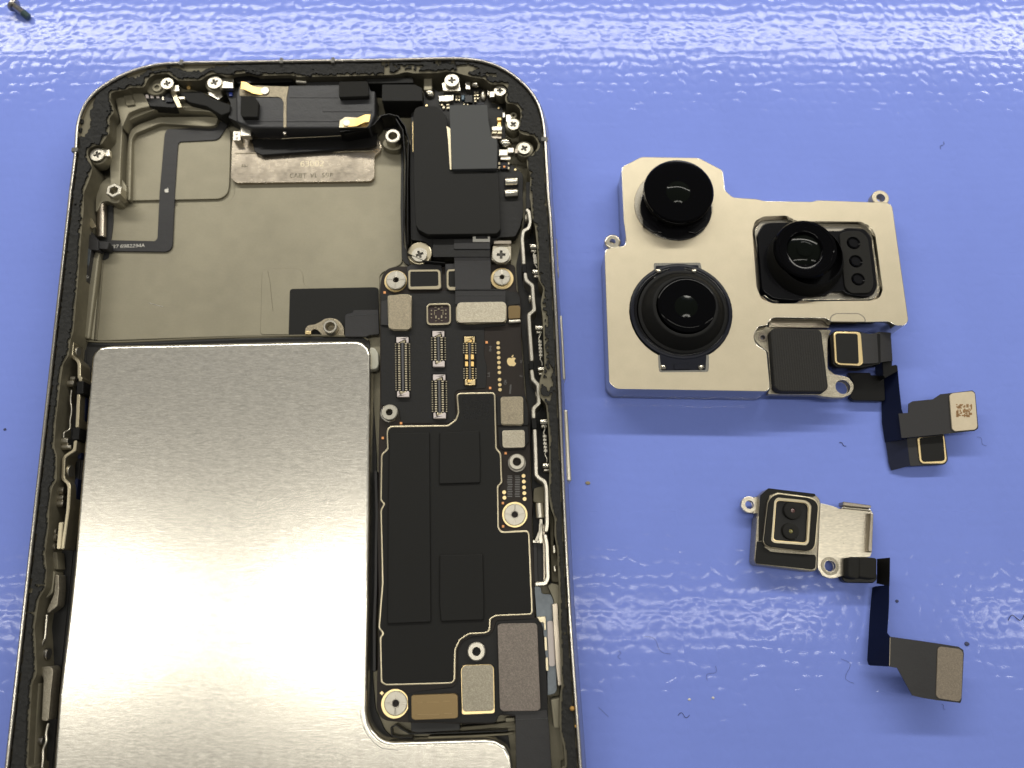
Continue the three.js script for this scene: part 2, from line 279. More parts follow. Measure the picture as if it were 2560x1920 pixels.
const inner0 = ['I', 185, 1659, 200, 1350, 215, 1075, 248, 1010, 240, 790, 232, 700, 262, 490, 310, 410, 318, 290, 'H', 305, 1560, 330, 1380, 335, 1240, 355, 1100, 385, 1055, 388, 880, 368, 830, 380, 650, 415, 350, 430, 250, 470, 190, 480, 90, 490, 60, 'N', 130, 1450, 180, 900, 215, 400, 235, 200, 'A', 165, 1250, 215, 1130, 240, 1040, 225, 985, 195, 920, 205, 870, 250, 840, 320, 830, 350, 780, 385, 740, 385, 600, 425, 560, 415, 500, 390, 460, 400, 385, 440, 370, 540, 355, 560, 335, 690, 335, 715, 270, 770, 225, 900, 215, 945, 245, 985, 275, 1180, 275, 1220, 240, 1290, 215, 1360, 225, 1410, 245, 1460, 220, 1580, 208, 1690, 218, 1730, 238, 'B', 240, 258, 370, 268, 420, 298, 740, 292, 830, 312, 1400, 302, 1900, 287, 2010, 255, 'C', 330, 272, 600, 268, 680, 250, 790, 258, 870, 285, 1000, 320, 1110, 330, 1180, 395, 1330, 390, 1385, 450, 1345, 560, 1360, 605, 1450, 612, 1512, 665, 1525, 745, 1492, 880, 1505, 930, 1560, 955, 1660, 965, 1715, 1040, 1705, 1120, 1640, 1190, 1590, 1220, 1590, 1300, 1630, 1400, 1620, 1659, 'D', 1755, 250, 1775, 450, 1800, 500, 1822, 700, 1835, 1060, 1890, 1150, 1860, 1300, 'E', 1880, 50, 1890, 300, 1900, 560, 1850, 700, 1840, 850, 1915, 940, 1930, 1100, 1945, 1300, 1950, 1659, 'F', 1945, 300, 1945, 420, 1965, 540, 2005, 640, 2000, 800, 2030, 950, 2035, 1100, 2045, 1300, 2052, 1600, 'G', 1915, 200, 1922, 300, 1940, 800, 1925, 900, 1920, 1150, 1935, 1240, 1962, 1350, 1975, 1548];
const inner1 = round(pts(inner0, 7.2), .45, 3);
{ const a = inner1[inner1.length - 1], c = inner1[0]; const d = outer[outer.length - 3].clone().sub(outer[outer.length - 4]).normalize(); inner1.push(a.clone().addScaledVector(d, 24), c.clone().addScaledVector(d, 24)); }
const band = grow(outer, -.55);
put(phone, 'chassis_ledge', prismGeo(band, .8, 7.2, { b: .14, holes: [inner1], seg: 2 }), M.ledge);
put(phone, 'back_plate', prismGeo(grow(outer, -.9), .5, 2, { b: 0 }), M.khaki);

const inside = (p, x, y) => { let c = false; for (let i = 0, j = p.length - 1; i < p.length; j = i++) { const a = p[i], b = p[j]; if ((a.y > y) !== (b.y > y) && x < (b.x - a.x) * (y - a.y) / (b.y - a.y) + a.x) c = !c; } return c; };
{ // torn black sealing foam: a ragged, uneven skin over the ledge
  const gOut = grow(outer, -.72), hole = grow(inner1, .14), cell = .16, lo = new THREE.Vector2(1e9, 1e9), hi = new THREE.Vector2(-1e9, -1e9);
  for (const p of gOut) { lo.min(p); hi.max(p); } hi.y = Math.min(hi.y, W('O', 1106, 1659, 7).z + 4);
  const bare = [['A', 480, 225, 900, 158, 1420, 128, 1420, 165, 1270, 172, 1205, 205, 1040, 208, 960, 172, 720, 205, 560, 275], ['A', 130, 760, 150, 640, 200, 500, 240, 440, 285, 440, 235, 560, 225, 590, 242, 625, 215, 740, 160, 775], ['C', 800, 180, 980, 190, 1060, 235, 1000, 262, 870, 282, 800, 240], ['C', 1120, 268, 1240, 288, 1245, 330, 1130, 322], ['C', 540, 165, 800, 160, 800, 180, 540, 182], ['C', 180, 235, 360, 225, 350, 262, 200, 275]].map((q) => pts(q, 7.4));
  const crumbly = [['D', 1760, 1130, 1905, 1240, 1930, 1659, 1800, 1659], ['E', 1850, 0, 1925, 0, 1930, 500, 1990, 600, 1960, 900, 1830, 950, 1830, 640, 1900, 560], ['C', 0, 190, 130, 200, 320, 230, 320, 300, 0, 300], ['B', 1700, 170, 2212, 190, 2212, 280, 1900, 290]].map((q) => pts(q, 7.4));
  const nx = Math.ceil((hi.x - lo.x) / cell), ny = Math.ceil((hi.y - lo.y) / cell), on = new Uint8Array(nx * ny);
  for (let j = 0; j < ny; j++) {
    for (let i = 0; i < nx; i++) {
      const x = lo.x + (i + .5) * cell, y = lo.y + (j + .5) * cell;
      const rough = y < -25 ? 1 : .4, qx = x + rough * (.5 * (vnoise(x * 1.7, y * 1.7, 61) - .5) + .3 * (vnoise(x * 5, y * 5, 62) - .5)), qy = y + rough * (.5 * (vnoise(x * 1.7, y * 1.7, 63) - .5) + .3 * (vnoise(x * 5, y * 5, 64) - .5));
      if (!inside(gOut, x, y) || inside(hole, qx, qy) || bare.some((p) => inside(p, qx, qy))) continue;
      if (crumbly.some((p) => inside(p, x, y)) && vnoise(x * 2.2, y * 2.2, 65) < .56) continue;
      if (vnoise(x * 1.1 + 40, y * 1.1, 66) < .05) continue;
      on[j * nx + i] = 1;
    }
  }
  const pos = [], uv = [], idx = [], id = new Map(), ht = (i, j) => { const x = i * cell, y = j * cell; return 7.36 + .17 * vnoise(x * 2.6, y * 2.6, 71) + .2 * Math.abs(vnoise(x * 1.2 + 9, y * 1.9, 72) - .5) + .1 * vnoise(x * 6, y * 6, 73); };
  const v = (i, j, low) => { const k = (j * (nx + 1) + i) * 2 + low; if (!id.has(k)) { id.set(k, pos.length / 3); pos.push(lo.x + (i + .5 * (hash(i, j, 5) - .5)) * cell, low ? 7.1 : ht(i, j), lo.y + (j + .5 * (hash(i, j, 6) - .5)) * cell); uv.push(i * cell, j * cell); } return id.get(k); };
  const O = (i, j) => i >= 0 && j >= 0 && i < nx && j < ny && on[j * nx + i];
  for (let j = 0; j < ny; j++) for (let i = 0; i < nx; i++) {
    if (!O(i, j)) continue;
    const a = v(i, j, 0), b = v(i + 1, j, 0), c = v(i + 1, j + 1, 0), d = v(i, j + 1, 0); idx.push(a, d, c, a, c, b);
    const side = (i0, j0, i1, j1) => { const p = v(i0, j0, 0), q = v(i1, j1, 0), r = v(i1, j1, 1), s = v(i0, j0, 1); idx.push(p, q, r, p, r, s); };
    if (!O(i - 1, j)) side(i, j, i, j + 1); if (!O(i + 1, j)) side(i + 1, j + 1, i + 1, j); if (!O(i, j - 1)) side(i + 1, j, i, j); if (!O(i, j + 1)) side(i, j + 1, i + 1, j + 1);
  }
  const g = new THREE.BufferGeometry(); g.setAttribute('position', new THREE.Float32BufferAttribute(pos, 3)); g.setAttribute('uv', new THREE.Float32BufferAttribute(uv, 2)); g.setIndex(idx); g.computeVertexNormals();
  put(phone, 'sealing_gasket', g, M.gasket);
}

// ---- screws, standoffs and small repeats
function crossHead(r) {   // countersunk cross-head screw, top at 0
  const s = new THREE.Shape(), q = []; s.absarc(0, 0, r, 0, Math.PI * 2);
  const w = r * .155, l = r * .5; for (const [x, y] of [[w, w], [l, w], [l, -w], [w, -w], [w, -l], [-w, -l], [-w, -w], [-l, -w], [-l, w], [-w, w], [-w, l], [w, l]]) q.push(new THREE.Vector2(x, y));
  s.holes.push(new THREE.Path(q));
  const head = new THREE.ExtrudeGeometry(s, { depth: .18, bevelEnabled: true, bevelSize: .05, bevelThickness: .05, bevelOffset: -.05, bevelSegments: 2, curveSegments: 28 }); head.rotateX(-Math.PI / 2); head.translate(0, -.23, 0);
  const body = new THREE.CylinderGeometry(r * .98, r * .6, .7, 32); body.translate(0, -.58, 0);
  const rec = new THREE.CylinderGeometry(l * 1.2, l * 1.2, .03, 24); rec.translate(0, -.21, 0);
  return [mergeGeometries([head.toNonIndexed(), body.toNonIndexed()]), rec];
}
const screwGeo = new Map();
function screw(parent, z, x, y, rp, h, turn = 0) {
  const c = W(z, x, y, h), r = Math.round(rad(z, x, y, h, rp) * 40) / 40, o = origin.get(phone);
  if (!screwGeo.has(r)) screwGeo.set(r, crossHead(r).map((g) => { g.scale(.001, .001, .001); return g; }));
  const [g, k] = screwGeo.get(r), m = new THREE.Mesh(g, M.steel); m.name = 'screw'; m.position.set((c.x - o.x) / 1000, (h - o.y) / 1000, (c.z - o.z) / 1000); m.rotation.y = turn; m.castShadow = m.receiveShadow = true; parent.add(m);
  const rc = new THREE.Mesh(k, M.recess); rc.name = 'drive_recess'; m.add(rc);
  return m;
}
function standoff(parent, z, x, y, rp, hp, h, base, flats = 0) {
  const r = rad(z, x, y, h, rp), q = rad(z, x, y, h, hp);
  const g = new THREE.LatheGeometry([[q * .9, -1.6], [q, -.1], [q * 1.12, 0], [r * .9, 0], [r, -.1], [r, -1.0], [r * 1.05, -(h - base)]].map(([u, v]) => new THREE.Vector2(u, v)), flats || 40).toNonIndexed();
  const c = W(z, x, y, h); g.translate(c.x, h, c.z);
  const m = put(parent, 'standoff', toCreasedNormals(g, .5), M.steel);
  return m;
}
function boardScrew(parent, z, x, y, rGold, rMetal, h, dx = 0, dy = 0) {   // slotted round post in a gold ring
  disc(parent, 'gold_ring', M.palegold, z, x, y, rGold, 4.3, 4.72, { b: .03, hole: rMetal * .7 });
  const c = W(z, x + dx, y + dy, h), r = rad(z, x, y, h, rMetal), parts = [];
  for (let k = 0; k < 4; k++) {
    const s = new THREE.Shape(), a0 = k * Math.PI / 2 + .09, a1 = (k + 1) * Math.PI / 2 - .09, ri = r * .36, ro = r * .93;
    s.absarc(0, 0, ro, a0, a1, false); s.absarc(0, 0, ri, a1, a0, true);
    const g = new THREE.ExtrudeGeometry(s, { depth: .14, bevelEnabled: true, bevelSize: .03, bevelThickness: .03, bevelOffset: -.03, bevelSegments: 1, curveSegments: 10 }); g.rotateX(-Math.PI / 2); g.translate(c.x, h - .18, c.z); parts.push(g);
  }
  const base = latheGeo(c, [[r * .26, -.8], [r * .27, -.04], [r * .34, .02], [r * .37, -.06], [r * .95, -.07], [r, -.12], [r, -.5]].map(([u, v]) => [u, v]), 40).toNonIndexed(); parts.push(base);
  put(parent, 'round_post', parts, M.steel);
}
const letters = await new FontLoader().loadAsync('fonts/droid/droid_sans_regular.typeface.json');
function text(parent, name, str, m, z, x, y, h, size, turn = 0, depth = .02, wide = 1) {   // size in mm, x y at the middle of the text
  const g = new TextGeometry(str, { font: letters, size, depth, curveSegments: 3 }); g.computeBoundingBox(); const b = g.boundingBox;
  g.translate(-(b.min.x + b.max.x) / 2, -(b.min.y + b.max.y) / 2, 0); g.scale(wide, 1, 1); g.rotateX(-Math.PI / 2); g.rotateY(turn); const c = W(z, x, y, h); g.translate(c.x, h, c.z);
  return put(parent, name, g, m);
}
function appleGeo(c, s, h, t, turn) {   // the fruit mark, s = width
  const sh = new THREE.Shape(), k = s / 2;
  sh.moveTo(0, .62 * k); sh.bezierCurveTo(.35 * k, .95 * k, .85 * k, .78 * k, .95 * k, .5 * k); sh.bezierCurveTo(.55 * k, .3 * k, .5 * k, -.3 * k, 1.0 * k, -.5 * k);
  sh.bezierCurveTo(.8 * k, -1.15 * k, .45 * k, -1.3 * k, 0, -1.08 * k); sh.bezierCurveTo(-.45 * k, -1.3 * k, -.95 * k, -.75 * k, -1.0 * k, -.1 * k); sh.bezierCurveTo(-1.05 * k, .7 * k, -.45 * k, .95 * k, 0, .62 * k);
  const leaf = new THREE.Shape(); leaf.moveTo(.02 * k, .82 * k); leaf.bezierCurveTo(0, 1.15 * k, .2 * k, 1.35 * k, .45 * k, 1.42 * k); leaf.bezierCurveTo(.48 * k, 1.1 * k, .3 * k, .85 * k, .02 * k, .82 * k);
  const g = new THREE.ExtrudeGeometry([sh, leaf], { depth: t, bevelEnabled: false, curveSegments: 8 }); g.rotateX(-Math.PI / 2); g.rotateY(turn); g.translate(c.x, h, c.z); return g;
}

// ---- back plate relief, upper left
plate(phone, 'floor_step', M.khaki, ['N', 560, 150, 'A', 450, 1375, 820, 1367, 'A', 1380, 1356, 1465, 1290, 1478, 1180, 1460, 700, 1480, 560, 'B', 300, 300, 1900, 300, 'D', 440, 60, 420, 300, 435, 900, 200, 1000, 'P', 1900, 500, 1880, 1215, 0, 1225, 'N', 1659, 1500, 400, 1545, 130, 1480, 130, 1300, 350, 700, 420, 400], 1.9, 2.3, { r: .8, b: .14, seg: 2 });
plate(phone, 'floor_pocket', M.khaki, ['A', 525, 1320, 545, 800, 610, 740, 830, 650, 1310, 672, 1440, 700, 1428, 1180, 1412, 1260, 1350, 1302], 1.9, 2.42, { r: .9, b: .1, seg: 2 });
plate(phone, 'floor_panel', M.khaki, ['P', 65, 1205, 90, 280, 110, 215, 180, 192, 620, 186, 690, 215, 722, 270, 727, 410, 790, 490, 1200, 500, 1200, 1205], 2.2, 2.4, { r: .5, b: .05 });
plate(phone, 'corner_terrace', M.khaki, ['A', 480, 1340, 490, 960, 505, 700, 520, 650, 600, 605, 790, 530, 960, 535, 1250, 548, 1345, 590, 1345, 420, 1000, 330, 400, 330, 390, 600, 400, 1340], 1.9, 4.5, { r: .6, b: .16, seg: 2 });
plate(phone, 'corner_terrace', M.khaki, ['A', 548, 1316, 555, 760, 580, 700, 640, 660, 820, 595, 1260, 590, 1338, 600, 1310, 668, 1240, 678, 830, 650, 612, 738, 585, 790, 572, 1312], 1.9, 3.3, { r: .5, b: .16, seg: 2 });
plate(phone, 'corner_block', M.khaki, ['A', 430, 385, 640, 380, 690, 395, 740, 505, 660, 520, 560, 560, 500, 690, 470, 560], 2, 5.4, { r: .4, b: .15, seg: 2 });
plate(phone, 'corner_block', M.ledge, ['A', 510, 405, 585, 400, 615, 490, 540, 500], 5.3, 5.7, { r: .25, b: .08 });
plate(phone, 'side_wall', M.khaki, ['N', 130, 1480, 300, 1530, 400, 700, 440, 500, 350, 640, 290, 760, 200, 880], 1.9, 3.6, { r: .6, b: .3, seg: 3 });
strip(phone, 'wall_ridge', M.khaki, ['N', 395, 720, 345, 1300, 325, 1535], .5, 2.2, 2.9, { b: .2 });
strip(phone, 'wall_ridge', M.ledge, ['N', 440, 720, 395, 1300, 370, 1535], .25, 2.2, 2.5, { b: .08 });
plate(phone, 'boss', M.khaki, ['A', 270, 1420, 270, 1300, 300, 1180, 380, 1110, 490, 1120, 545, 1200, 530, 1290, 490, 1330, 420, 1345, 380, 1320, 320, 1330, 300, 1390], 2, 3.9, { r: .8, b: .15, seg: 2 });
standoff(phone, 'A', 428, 1228, 70, 38, 5.6, 3, 6);
for (const x of [715, 757, 806]) rect(phone, 'solder_pad', M.whitepad, 'A', x - 13, 402, x + 13, 432, 5.3, 5.55, { r: .04, lean: 4 });
disc(phone, 'boss', M.ledge, 'A', 800, 320, 100, 5, 5.9, { b: .1 });
disc(phone, 'boss_ring', M.khaki, 'A', 803, 338, 44, 5.8, 6.15, { b: .08, hole: 26 });
disc(phone, 'boss', M.khaki, 'A', 288, 930, 88, 4, 6.0, { b: .15, seg: 2 });
disc(phone, 'boss', M.khaki, 'A', 1300, 305, 80, 4, 6.0, { b: .15, seg: 2 });
// flat cable on the floor, with its print
plate(phone, 'flex_cable', M.flex, ['A', 1330, 600, 1425, 650, 1345, 775, 1312, 795, 1000, 810, 985, 830, 'N', 1190, 0, 1165, 560, 1140, 600, 1100, 620, 520, 612, 400, 610, 385, 500, 500, 498, 985, 508, 1010, 480, 1032, 0, 'A', 868, 750, 880, 715, 900, 700, 1290, 680], 2.3, 2.62, { r: .35, b: .04 });
text(phone, 'cable_print', 'Y37 6982294A', M.white, 'N', 697, 560, 2.62, .58, .045, .015, 1.12);
put(phone, 'fruit_mark', appleGeo(W('A', 888, 1230, 2.62), .72, 2.62, .02, .03), M.white);
strip(phone, 'side_flex', M.flex, ['N', 240, 370, 320, 480, 380, 545, 500, 555], 1.35, 2.6, 4.2, { b: .05 });
plate(phone, 'side_flex', M.flex, ['N', 235, 380, 350, 470, 395, 500, 395, 605, 320, 600, 240, 530], 3, 4.6, { r: .2 });
rect(phone, 'contact_tab', M.gold, 'N', 240, 232, 264, 306, 4.5, 5.2, { r: .05 });
plate(phone, 'contact_tab', M.rim, ['N', 262, 235, 330, 275, 372, 360, 330, 378, 262, 310], 4.4, 4.7, { r: .08, b: .03 });
roller(phone, 'vibration_pin', M.plate, 'N', 440, 130, 430, 480, 3.0, .75);
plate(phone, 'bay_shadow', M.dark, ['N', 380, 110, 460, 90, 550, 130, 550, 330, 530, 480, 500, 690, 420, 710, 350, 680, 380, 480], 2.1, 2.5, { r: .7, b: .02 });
plate(phone, 'printed_label', M.flex, ['N', 240, 540, 325, 600, 300, 770, 275, 930, 190, 860, 225, 690], 3.4, 4.6, { r: .1, b: .03 });
plate(phone, 'label_panel', M.bluegrey, ['N', 246, 548, 318, 602, 298, 765, 230, 705], 4.5, 4.66, { r: .1, b: .02 });
for (const [x, y, s] of [[238, 745, 'JZJ'], [232, 790, '8ZZY'], [228, 835, 'B4T'], [262, 880, '63']]) text(phone, 'label_print', s, M.white, 'N', x + 20, y, 4.61, .34, -.7);
plate(phone, 'contact_plate', M.palegold, ['N', 168, 1010, 245, 1075, 250, 1110, 238, 1230, 210, 1262, 145, 1200, 160, 1120], 3.4, 4.4, { r: .25, b: .08, seg: 2 });
disc(phone, 'contact_dome', M.rim, 'N', 206, 1145, 42, 4.3, 4.55, { b: .1, seg: 3 });
disc(phone, 'contact_rivet', M.steel, 'N', 208, 1147, 11, 4.5, 4.7, { b: .04 });
// fastened tabs and screws of the upper rim
rect(phone, 'earth_tab', M.silver, 'A', 915, 320, 990, 372, 5.6, 6.4, { lean: 8 });
rect(phone, 'earth_tab', M.silver, 'A', 1340, 262, 1462, 345, 5.6, 6.45);
plate(phone, 'foil_tab', M.silver, ['A', 1245, 352, 1350, 352, 1365, 420, 1330, 450, 1290, 425, 1248, 402], 4.6, 5.6, { r: .1 });
rect(phone, 'earth_tab', M.silver, 'A', 335, 878, 395, 935, 5.6, 6.35);
for (const [z, x, y, r, h, t] of [['A', 890, 305, 56, 6.9, .3], ['A', 1300, 295, 62, 6.8, .5], ['A', 285, 920, 62, 6.7, .35], ['C', 750, 355, 80, 6.9, .12], ['C', 1283, 470, 67, 6.7, .05], ['C', 1430, 843, 70, 6.7, .7], ['C', 1550, 1108, 72, 6.7, .5], ['D', 608, 803, 78, 5.9, .4], ['D', 1445, 805, 90, 6.0, 0]]) screw(phone, z, x, y, r, h, t);
// little board and black bracket, top left
plate(phone, 'sensor_board', M.mask, ['A', 680, 385, 920, 385, 975, 505, 945, 515, 745, 502], 3.6, 5.4, { r: .1 });
rect(phone, 'solder_pad', M.steel, 'A', 842, 418, 862, 450, 5.3, 5.6, { r: .04, lean: 6 });
rect(phone, 'sensor_chip', M.blueblack, 'A', 872, 425, 935, 465, 5.3, 5.7, { r: .05, lean: 8 });
plate(phone, 'strap', M.rim, ['A', 915, 375, 962, 375, 1022, 512, 978, 516], 5.2, 5.9, { r: .05 });
plate(phone, 'black_bracket', M.tape, ['A', 985, 395, 1040, 375, 1180, 370, 1262, 425, 1440, 490, 1432, 555, 1360, 582, 1232, 505, 1080, 470, 1030, 430], 3, 5.7, { r: .3, b: .12 });
plate(phone, 'black_bracket', M.gloss, ['A', 1080, 480, 1230, 490, 1250, 530, 1090, 530], 3, 4.4, { r: .1 });
rect(phone, 'foil_strap', M.silver, 'A', 985, 420, 1040, 440, 5.6, 6.0, { lean: 8 });
disc(phone, 'gold_pad', M.gold, 'A', 1075, 341, 17, 5.4, 5.65);
rect(phone, 'blue_film', mat('blue_film', [.01, .03, .22], .3), 'A', 1425, 380, 1452, 412, 5.2, 5.6);
plate(phone, 'black_bracket', M.dark, ['A', 1380, 350, 1500, 340, 1500, 640, 1420, 600, 1440, 480], 2.5, 5.2, { r: .2 });

// ---- engraved steel plate
const ep = plate(phone, 'engraved_plate', M.engraved, ['B', 95, 1000, 72, 1440, 130, 1492, 1620, 1472, 1662, 1436, 1660, 1200, 1740, 1130, 1720, 1000], 2.2, 3.0, { r: .5, b: .06, seg: 2 });
text(ep, 'engraved_number', '63002', M.rim, 'B', 975, 1280, 3.0, 1.02, .02, .012, 1.05);
text(ep, 'engraved_line', 'CABT  VL  S9F', M.ledge, 'B', 965, 1408, 3.0, .8, .02, .01, 1.1);
text(ep, 'engraved_line', 'F', M.ledge, 'B', 230, 1300, 3.0, 1, 1.6, .01);
rod(ep, 'plate_fold', M.rim, ['B', 120, 1165, 3.05, 700, 1160, 3.05, 1200, 1150, 3.05, 1700, 1135, 3.05], .05);
rect(phone, 'rivet_pad', M.silver, 'B', 100, 920, 182, 1022, 2.9, 4.2, { r: .12 });
for (const y of [942, 988]) disc(phone, 'rivet', M.bolt, 'B', 136, y, 20, 4.15, 4.3);
plate(phone, 'fold_tab', M.silver, ['B', 182, 860, 270, 850, 298, 890, 298, 970, 182, 972], 4, 5.2, { r: .15, b: .08 });

// ---- earpiece speaker
plate(phone, 'top_seal', M.gloss, ['B', 105, 318, 380, 305, 395, 345, 745, 330, 760, 372, 150, 395], 3, 6.2, { r: .2 });
rect(phone, 'top_seal', M.dark, 'B', 900, 325, 1720, 420, 3, 5.6);
plate(phone, 'top_seal', M.tape, ['B', 1560, 340, 2085, 325, 2095, 385, 1600, 392], 3, 6.4, { r: .2 });
roller(phone, 'pin', M.steel, 'B', 800, 372, 920, 385, 5.6, .45);
const es = plate(phone, 'earpiece_speaker', M.film, ['B', 165, 405, 700, 425, 720, 408, 1280, 398, 1600, 400, 1620, 470, 1672, 470, 1668, 740, 1610, 880, 1275, 885, 690, 885, 300, 882, 135, 815, 130, 520], 2.4, 6.5, { r: .35, b: .3, seg: 3 });
plate(es, 'steel_strip', M.can, ['B', 170, 440, 250, 410, 700, 425, 716, 420, 692, 560, 690, 880, 655, 880, 658, 600, 640, 560, 600, 540, 390, 540, 170, 530], 6.4, 6.62, { r: .3, b: .03 });
rect(es, 'film_step', M.film, 'B', 720, 545, 1280, 550 + 0, 6.45, 6.56, { r: 0, b: .02 });
rect(es, 'film_step', M.film, 'B', 1090, 675, 1640, 705, 6.45, 6.58, { r: .05, b: .04 });
rect(es, 'film_step', M.film, 'B', 250, 790, 1270, 815, 6.45, 6.57, { r: .05, b: .05 });
plate(es, 'foam_pad', M.foam, ['B', 185, 530, 330, 530, 380, 590, 368, 760, 200, 760, 180, 730], 6.5, 7.5, { r: .25, b: .1, seg: 2 });
plate(es, 'foam_pad', M.foam, ['B', 1270, 372, 1590, 366, 1602, 530, 1270, 542], 6.5, 7.5, { r: .4, b: .1, seg: 2 });
const spring = (list, a) => sheet(es, 'spring_contact', M.gold, list, a, .1, 4);
spring(['B', 190, 368, 7.4, 245, 378, 7.6, 320, 425, 7.1, 395, 440, 6.8, 470, 440, 6.75], ['B', 185, 450, 7.4, 240, 462, 7.6, 320, 500, 7.1, 395, 515, 6.8, 470, 512, 6.75]);
spring(['B', 1620, 735, 7.5, 1560, 735, 7.6, 1470, 775, 7.0, 1400, 780, 6.8, 1320, 790, 6.75], ['B', 1605, 815, 7.5, 1555, 820, 7.6, 1470, 862, 7.0, 1400, 868, 6.8, 1320, 865, 6.75]);
disc(es, 'weld_spot', M.steel, 'B', 450, 470, 48, 6.7, 6.86, { b: .05 });
plate(es, 'contact_base', M.rim, ['B', 1270, 880, 1280, 800, 1340, 762, 1500, 770, 1605, 790, 1605, 850, 1570, 878], 6.5, 6.68, { r: .15, b: .04 });
disc(es, 'weld_spot', M.steel, 'B', 1355, 825, 42, 6.7, 6.86, { b: .05 });
plate(phone, 'speaker_flap', M.gloss, ['B', 300, 1000, 640, 1010, 1320, 975, 1700, 900, 1690, 1060, 1600, 1100, 900, 1150, 420, 1185, 340, 1150], 2.9, 3.7, { r: .3, b: .1 });
rod(phone, 'flap_edge', M.rim, ['B', 640, 1002, 5, 760, 996, 5, 1000, 985, 5, 1320, 968, 5], .05);
disc(phone, 'weld_spot', M.chrome, 'B', 668, 935, 20, 5.2, 5.9, { b: .1, seg: 2 });
plate(phone, 'black_block', M.tape, ['B', 1748, 402, 2110, 402, 2190, 440, 2195, 585, 1745, 585], 2.4, 6.9, { r: .15, b: .06 });
// black ribbon standing on edge, looping past the post
{
  const run = (list, h, w, name) => put(phone, name, wallGeo(smoothLine(pts3(list), 9), 2.5, w), M.gloss);
  run(['B', 1330, 950, 5.9, 1500, 920, 5.9, 1610, 895, 5.9, 1680, 830, 5.9, 1755, 752, 5.9, 1830, 735, 5.9, 1905, 765, 5.9, 1955, 840, 5.9, 1990, 960, 5.9, 2015, 1110, 5.9, 'D', 452, 100, 5.9, 452, 400, 5.9, 458, 620, 5.9, 470, 770, 5.9, 530, 842, 5.9, 640, 868, 5.9, 840, 872, 5.9, 870, 888, 5.9], 5.8, .16, 'ribbon_cable');
  run(['B', 1280, 922, 6.3, 1590, 888, 6.3, 1660, 840, 6.3, 1740, 745, 6.3, 1830, 728, 6.3, 1925, 755, 6.3, 2000, 860, 6.3, 2040, 1000, 6.3, 'D', 485, 60, 6.3, 490, 700, 6.3], 6.2, .14, 'ribbon_cable');
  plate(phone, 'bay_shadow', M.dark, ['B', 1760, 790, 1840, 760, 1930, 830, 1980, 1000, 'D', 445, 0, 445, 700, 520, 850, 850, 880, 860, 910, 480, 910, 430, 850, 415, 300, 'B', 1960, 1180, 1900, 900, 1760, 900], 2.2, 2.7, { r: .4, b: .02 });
}
plate(phone, 'boss', M.khaki, ['B', 1740, 1060, 1780, 1000, 1950, 1000, 1965, 1080, 1940, 1120, 1860, 1130, 1790, 1110], 2.2, 3.8, { r: .5, b: .15, seg: 2 });
standoff(phone, 'B', 1866, 970, 86, 46, 5.4, 3);

// ---- upper right: antenna board under a black cover
const ab = plate(phone, 'antenna_board', M.mask, ['C', 440, 480, 540, 440, 620, 490, 880, 440, 1060, 440, 1160, 520, 1180, 600, 1300, 640, 1330, 740, 1345, 980, 1285, 1130, 1285, 1250, 1450, 1310, 1540, 1400, 1535, 1659, 'D', 1670, 250, 1670, 400, 1640, 520, 1590, 620, 1430, 630, 1380, 660, 1340, 720, 1330, 820, 745, 830, 720, 720, 660, 670, 520, 655, 510, 0, 'C', 300, 720, 440, 650], 3, 4.9, { r: .35 });
const cover = plate(phone, 'black_cover', M.tape, ['C', 325, 720, 345, 665, 400, 642, 560, 640, 620, 668, 695, 762, 705, 860, 735, 1345, 1250, 1380, 'D', 1418, 0, 1440, 545, 1400, 590, 690, 598, 600, 550, 570, 500, 'C', 330, 1500], 4.6, 6.6, { r: .3, b: .1, seg: 2 });
plate(cover, 'grey_pad', M.greypad, ['C', 720, 632, 1142, 626, 1155, 800, 1188, 985, 1252, 1010, 1252, 1332, 752, 1342], 6, 7.2, { r: .12, b: .05 });
plate(phone, 'steel_edge', M.rim, ['C', 690, 858, 735, 890, 748, 1345, 728, 1345, 705, 1000], 6, 6.85, { r: .05, b: .03 });
rod(phone, 'steel_edge', M.palegold, ['C', 318, 820, 6.0, 322, 1150, 6.0], .07);
rect(phone, 'strut', M.khaki, 'C', 440, 335, 530, 465, 3, 5.6, { r: .1, b: .1 });
blob(ab, 'solder_bead', M.chrome, 'C', 508, 512, 62, 55, 5.0, .8);
plate(ab, 'clip_base', M.silver, ['C', 640, 390, 700, 360, 830, 370, 848, 460, 840, 472, 655, 470], 5, 6.2, { r: .1, b: .08, seg: 2 });
plate(ab, 'clip', M.silver, ['C', 608, 528, 700, 520, 765, 516, 766, 575, 700, 590, 610, 588], 4.9, 5.7, { r: .08, b: .1, seg: 2 });
rect(ab, 'clip', M.silver, 'C', 905, 372, 955, 455, 4.9, 6, { r: .08, b: .1, seg: 2 });
blob(ab, 'solder_bead', M.chrome, 'C', 1010, 405, 52, 48, 5.4, .7);
blob(ab, 'solder_bead', M.silver, 'C', 1100, 530, 34, 68, 5, .7);
rect(ab, 'earth_tab', M.silver, 'C', 1168, 478, 1222, 540, 5, 6.3, { r: .08 });
rect(ab, 'earth_tab', M.silver, 'C', 1145, 470, 1160, 520, 5, 6.1, { r: .05 });
plate(phone, 'earth_tab', M.silver, ['C', 1348, 735, 1395, 735, 1412, 770, 1385, 825, 1350, 815], 5, 6.3, { r: .1 });
rect(ab, 'earth_tab', M.silver, 'C', 1312, 715, 1336, 768, 5, 5.9, { r: .05 });
disc(phone, 'boss_ring', M.khaki, 'C', 1432, 745, 40, 5.4, 5.8, { b: .1, hole: 24 });
rect(ab, 'gold_spring', M.gold, 'C', 1250, 770, 1298, 800, 5, 5.7, { r: .06 });
rect(ab, 'gold_spring', M.gold, 'C', 1256, 805, 1294, 842, 5, 5.4, { r: .06 });
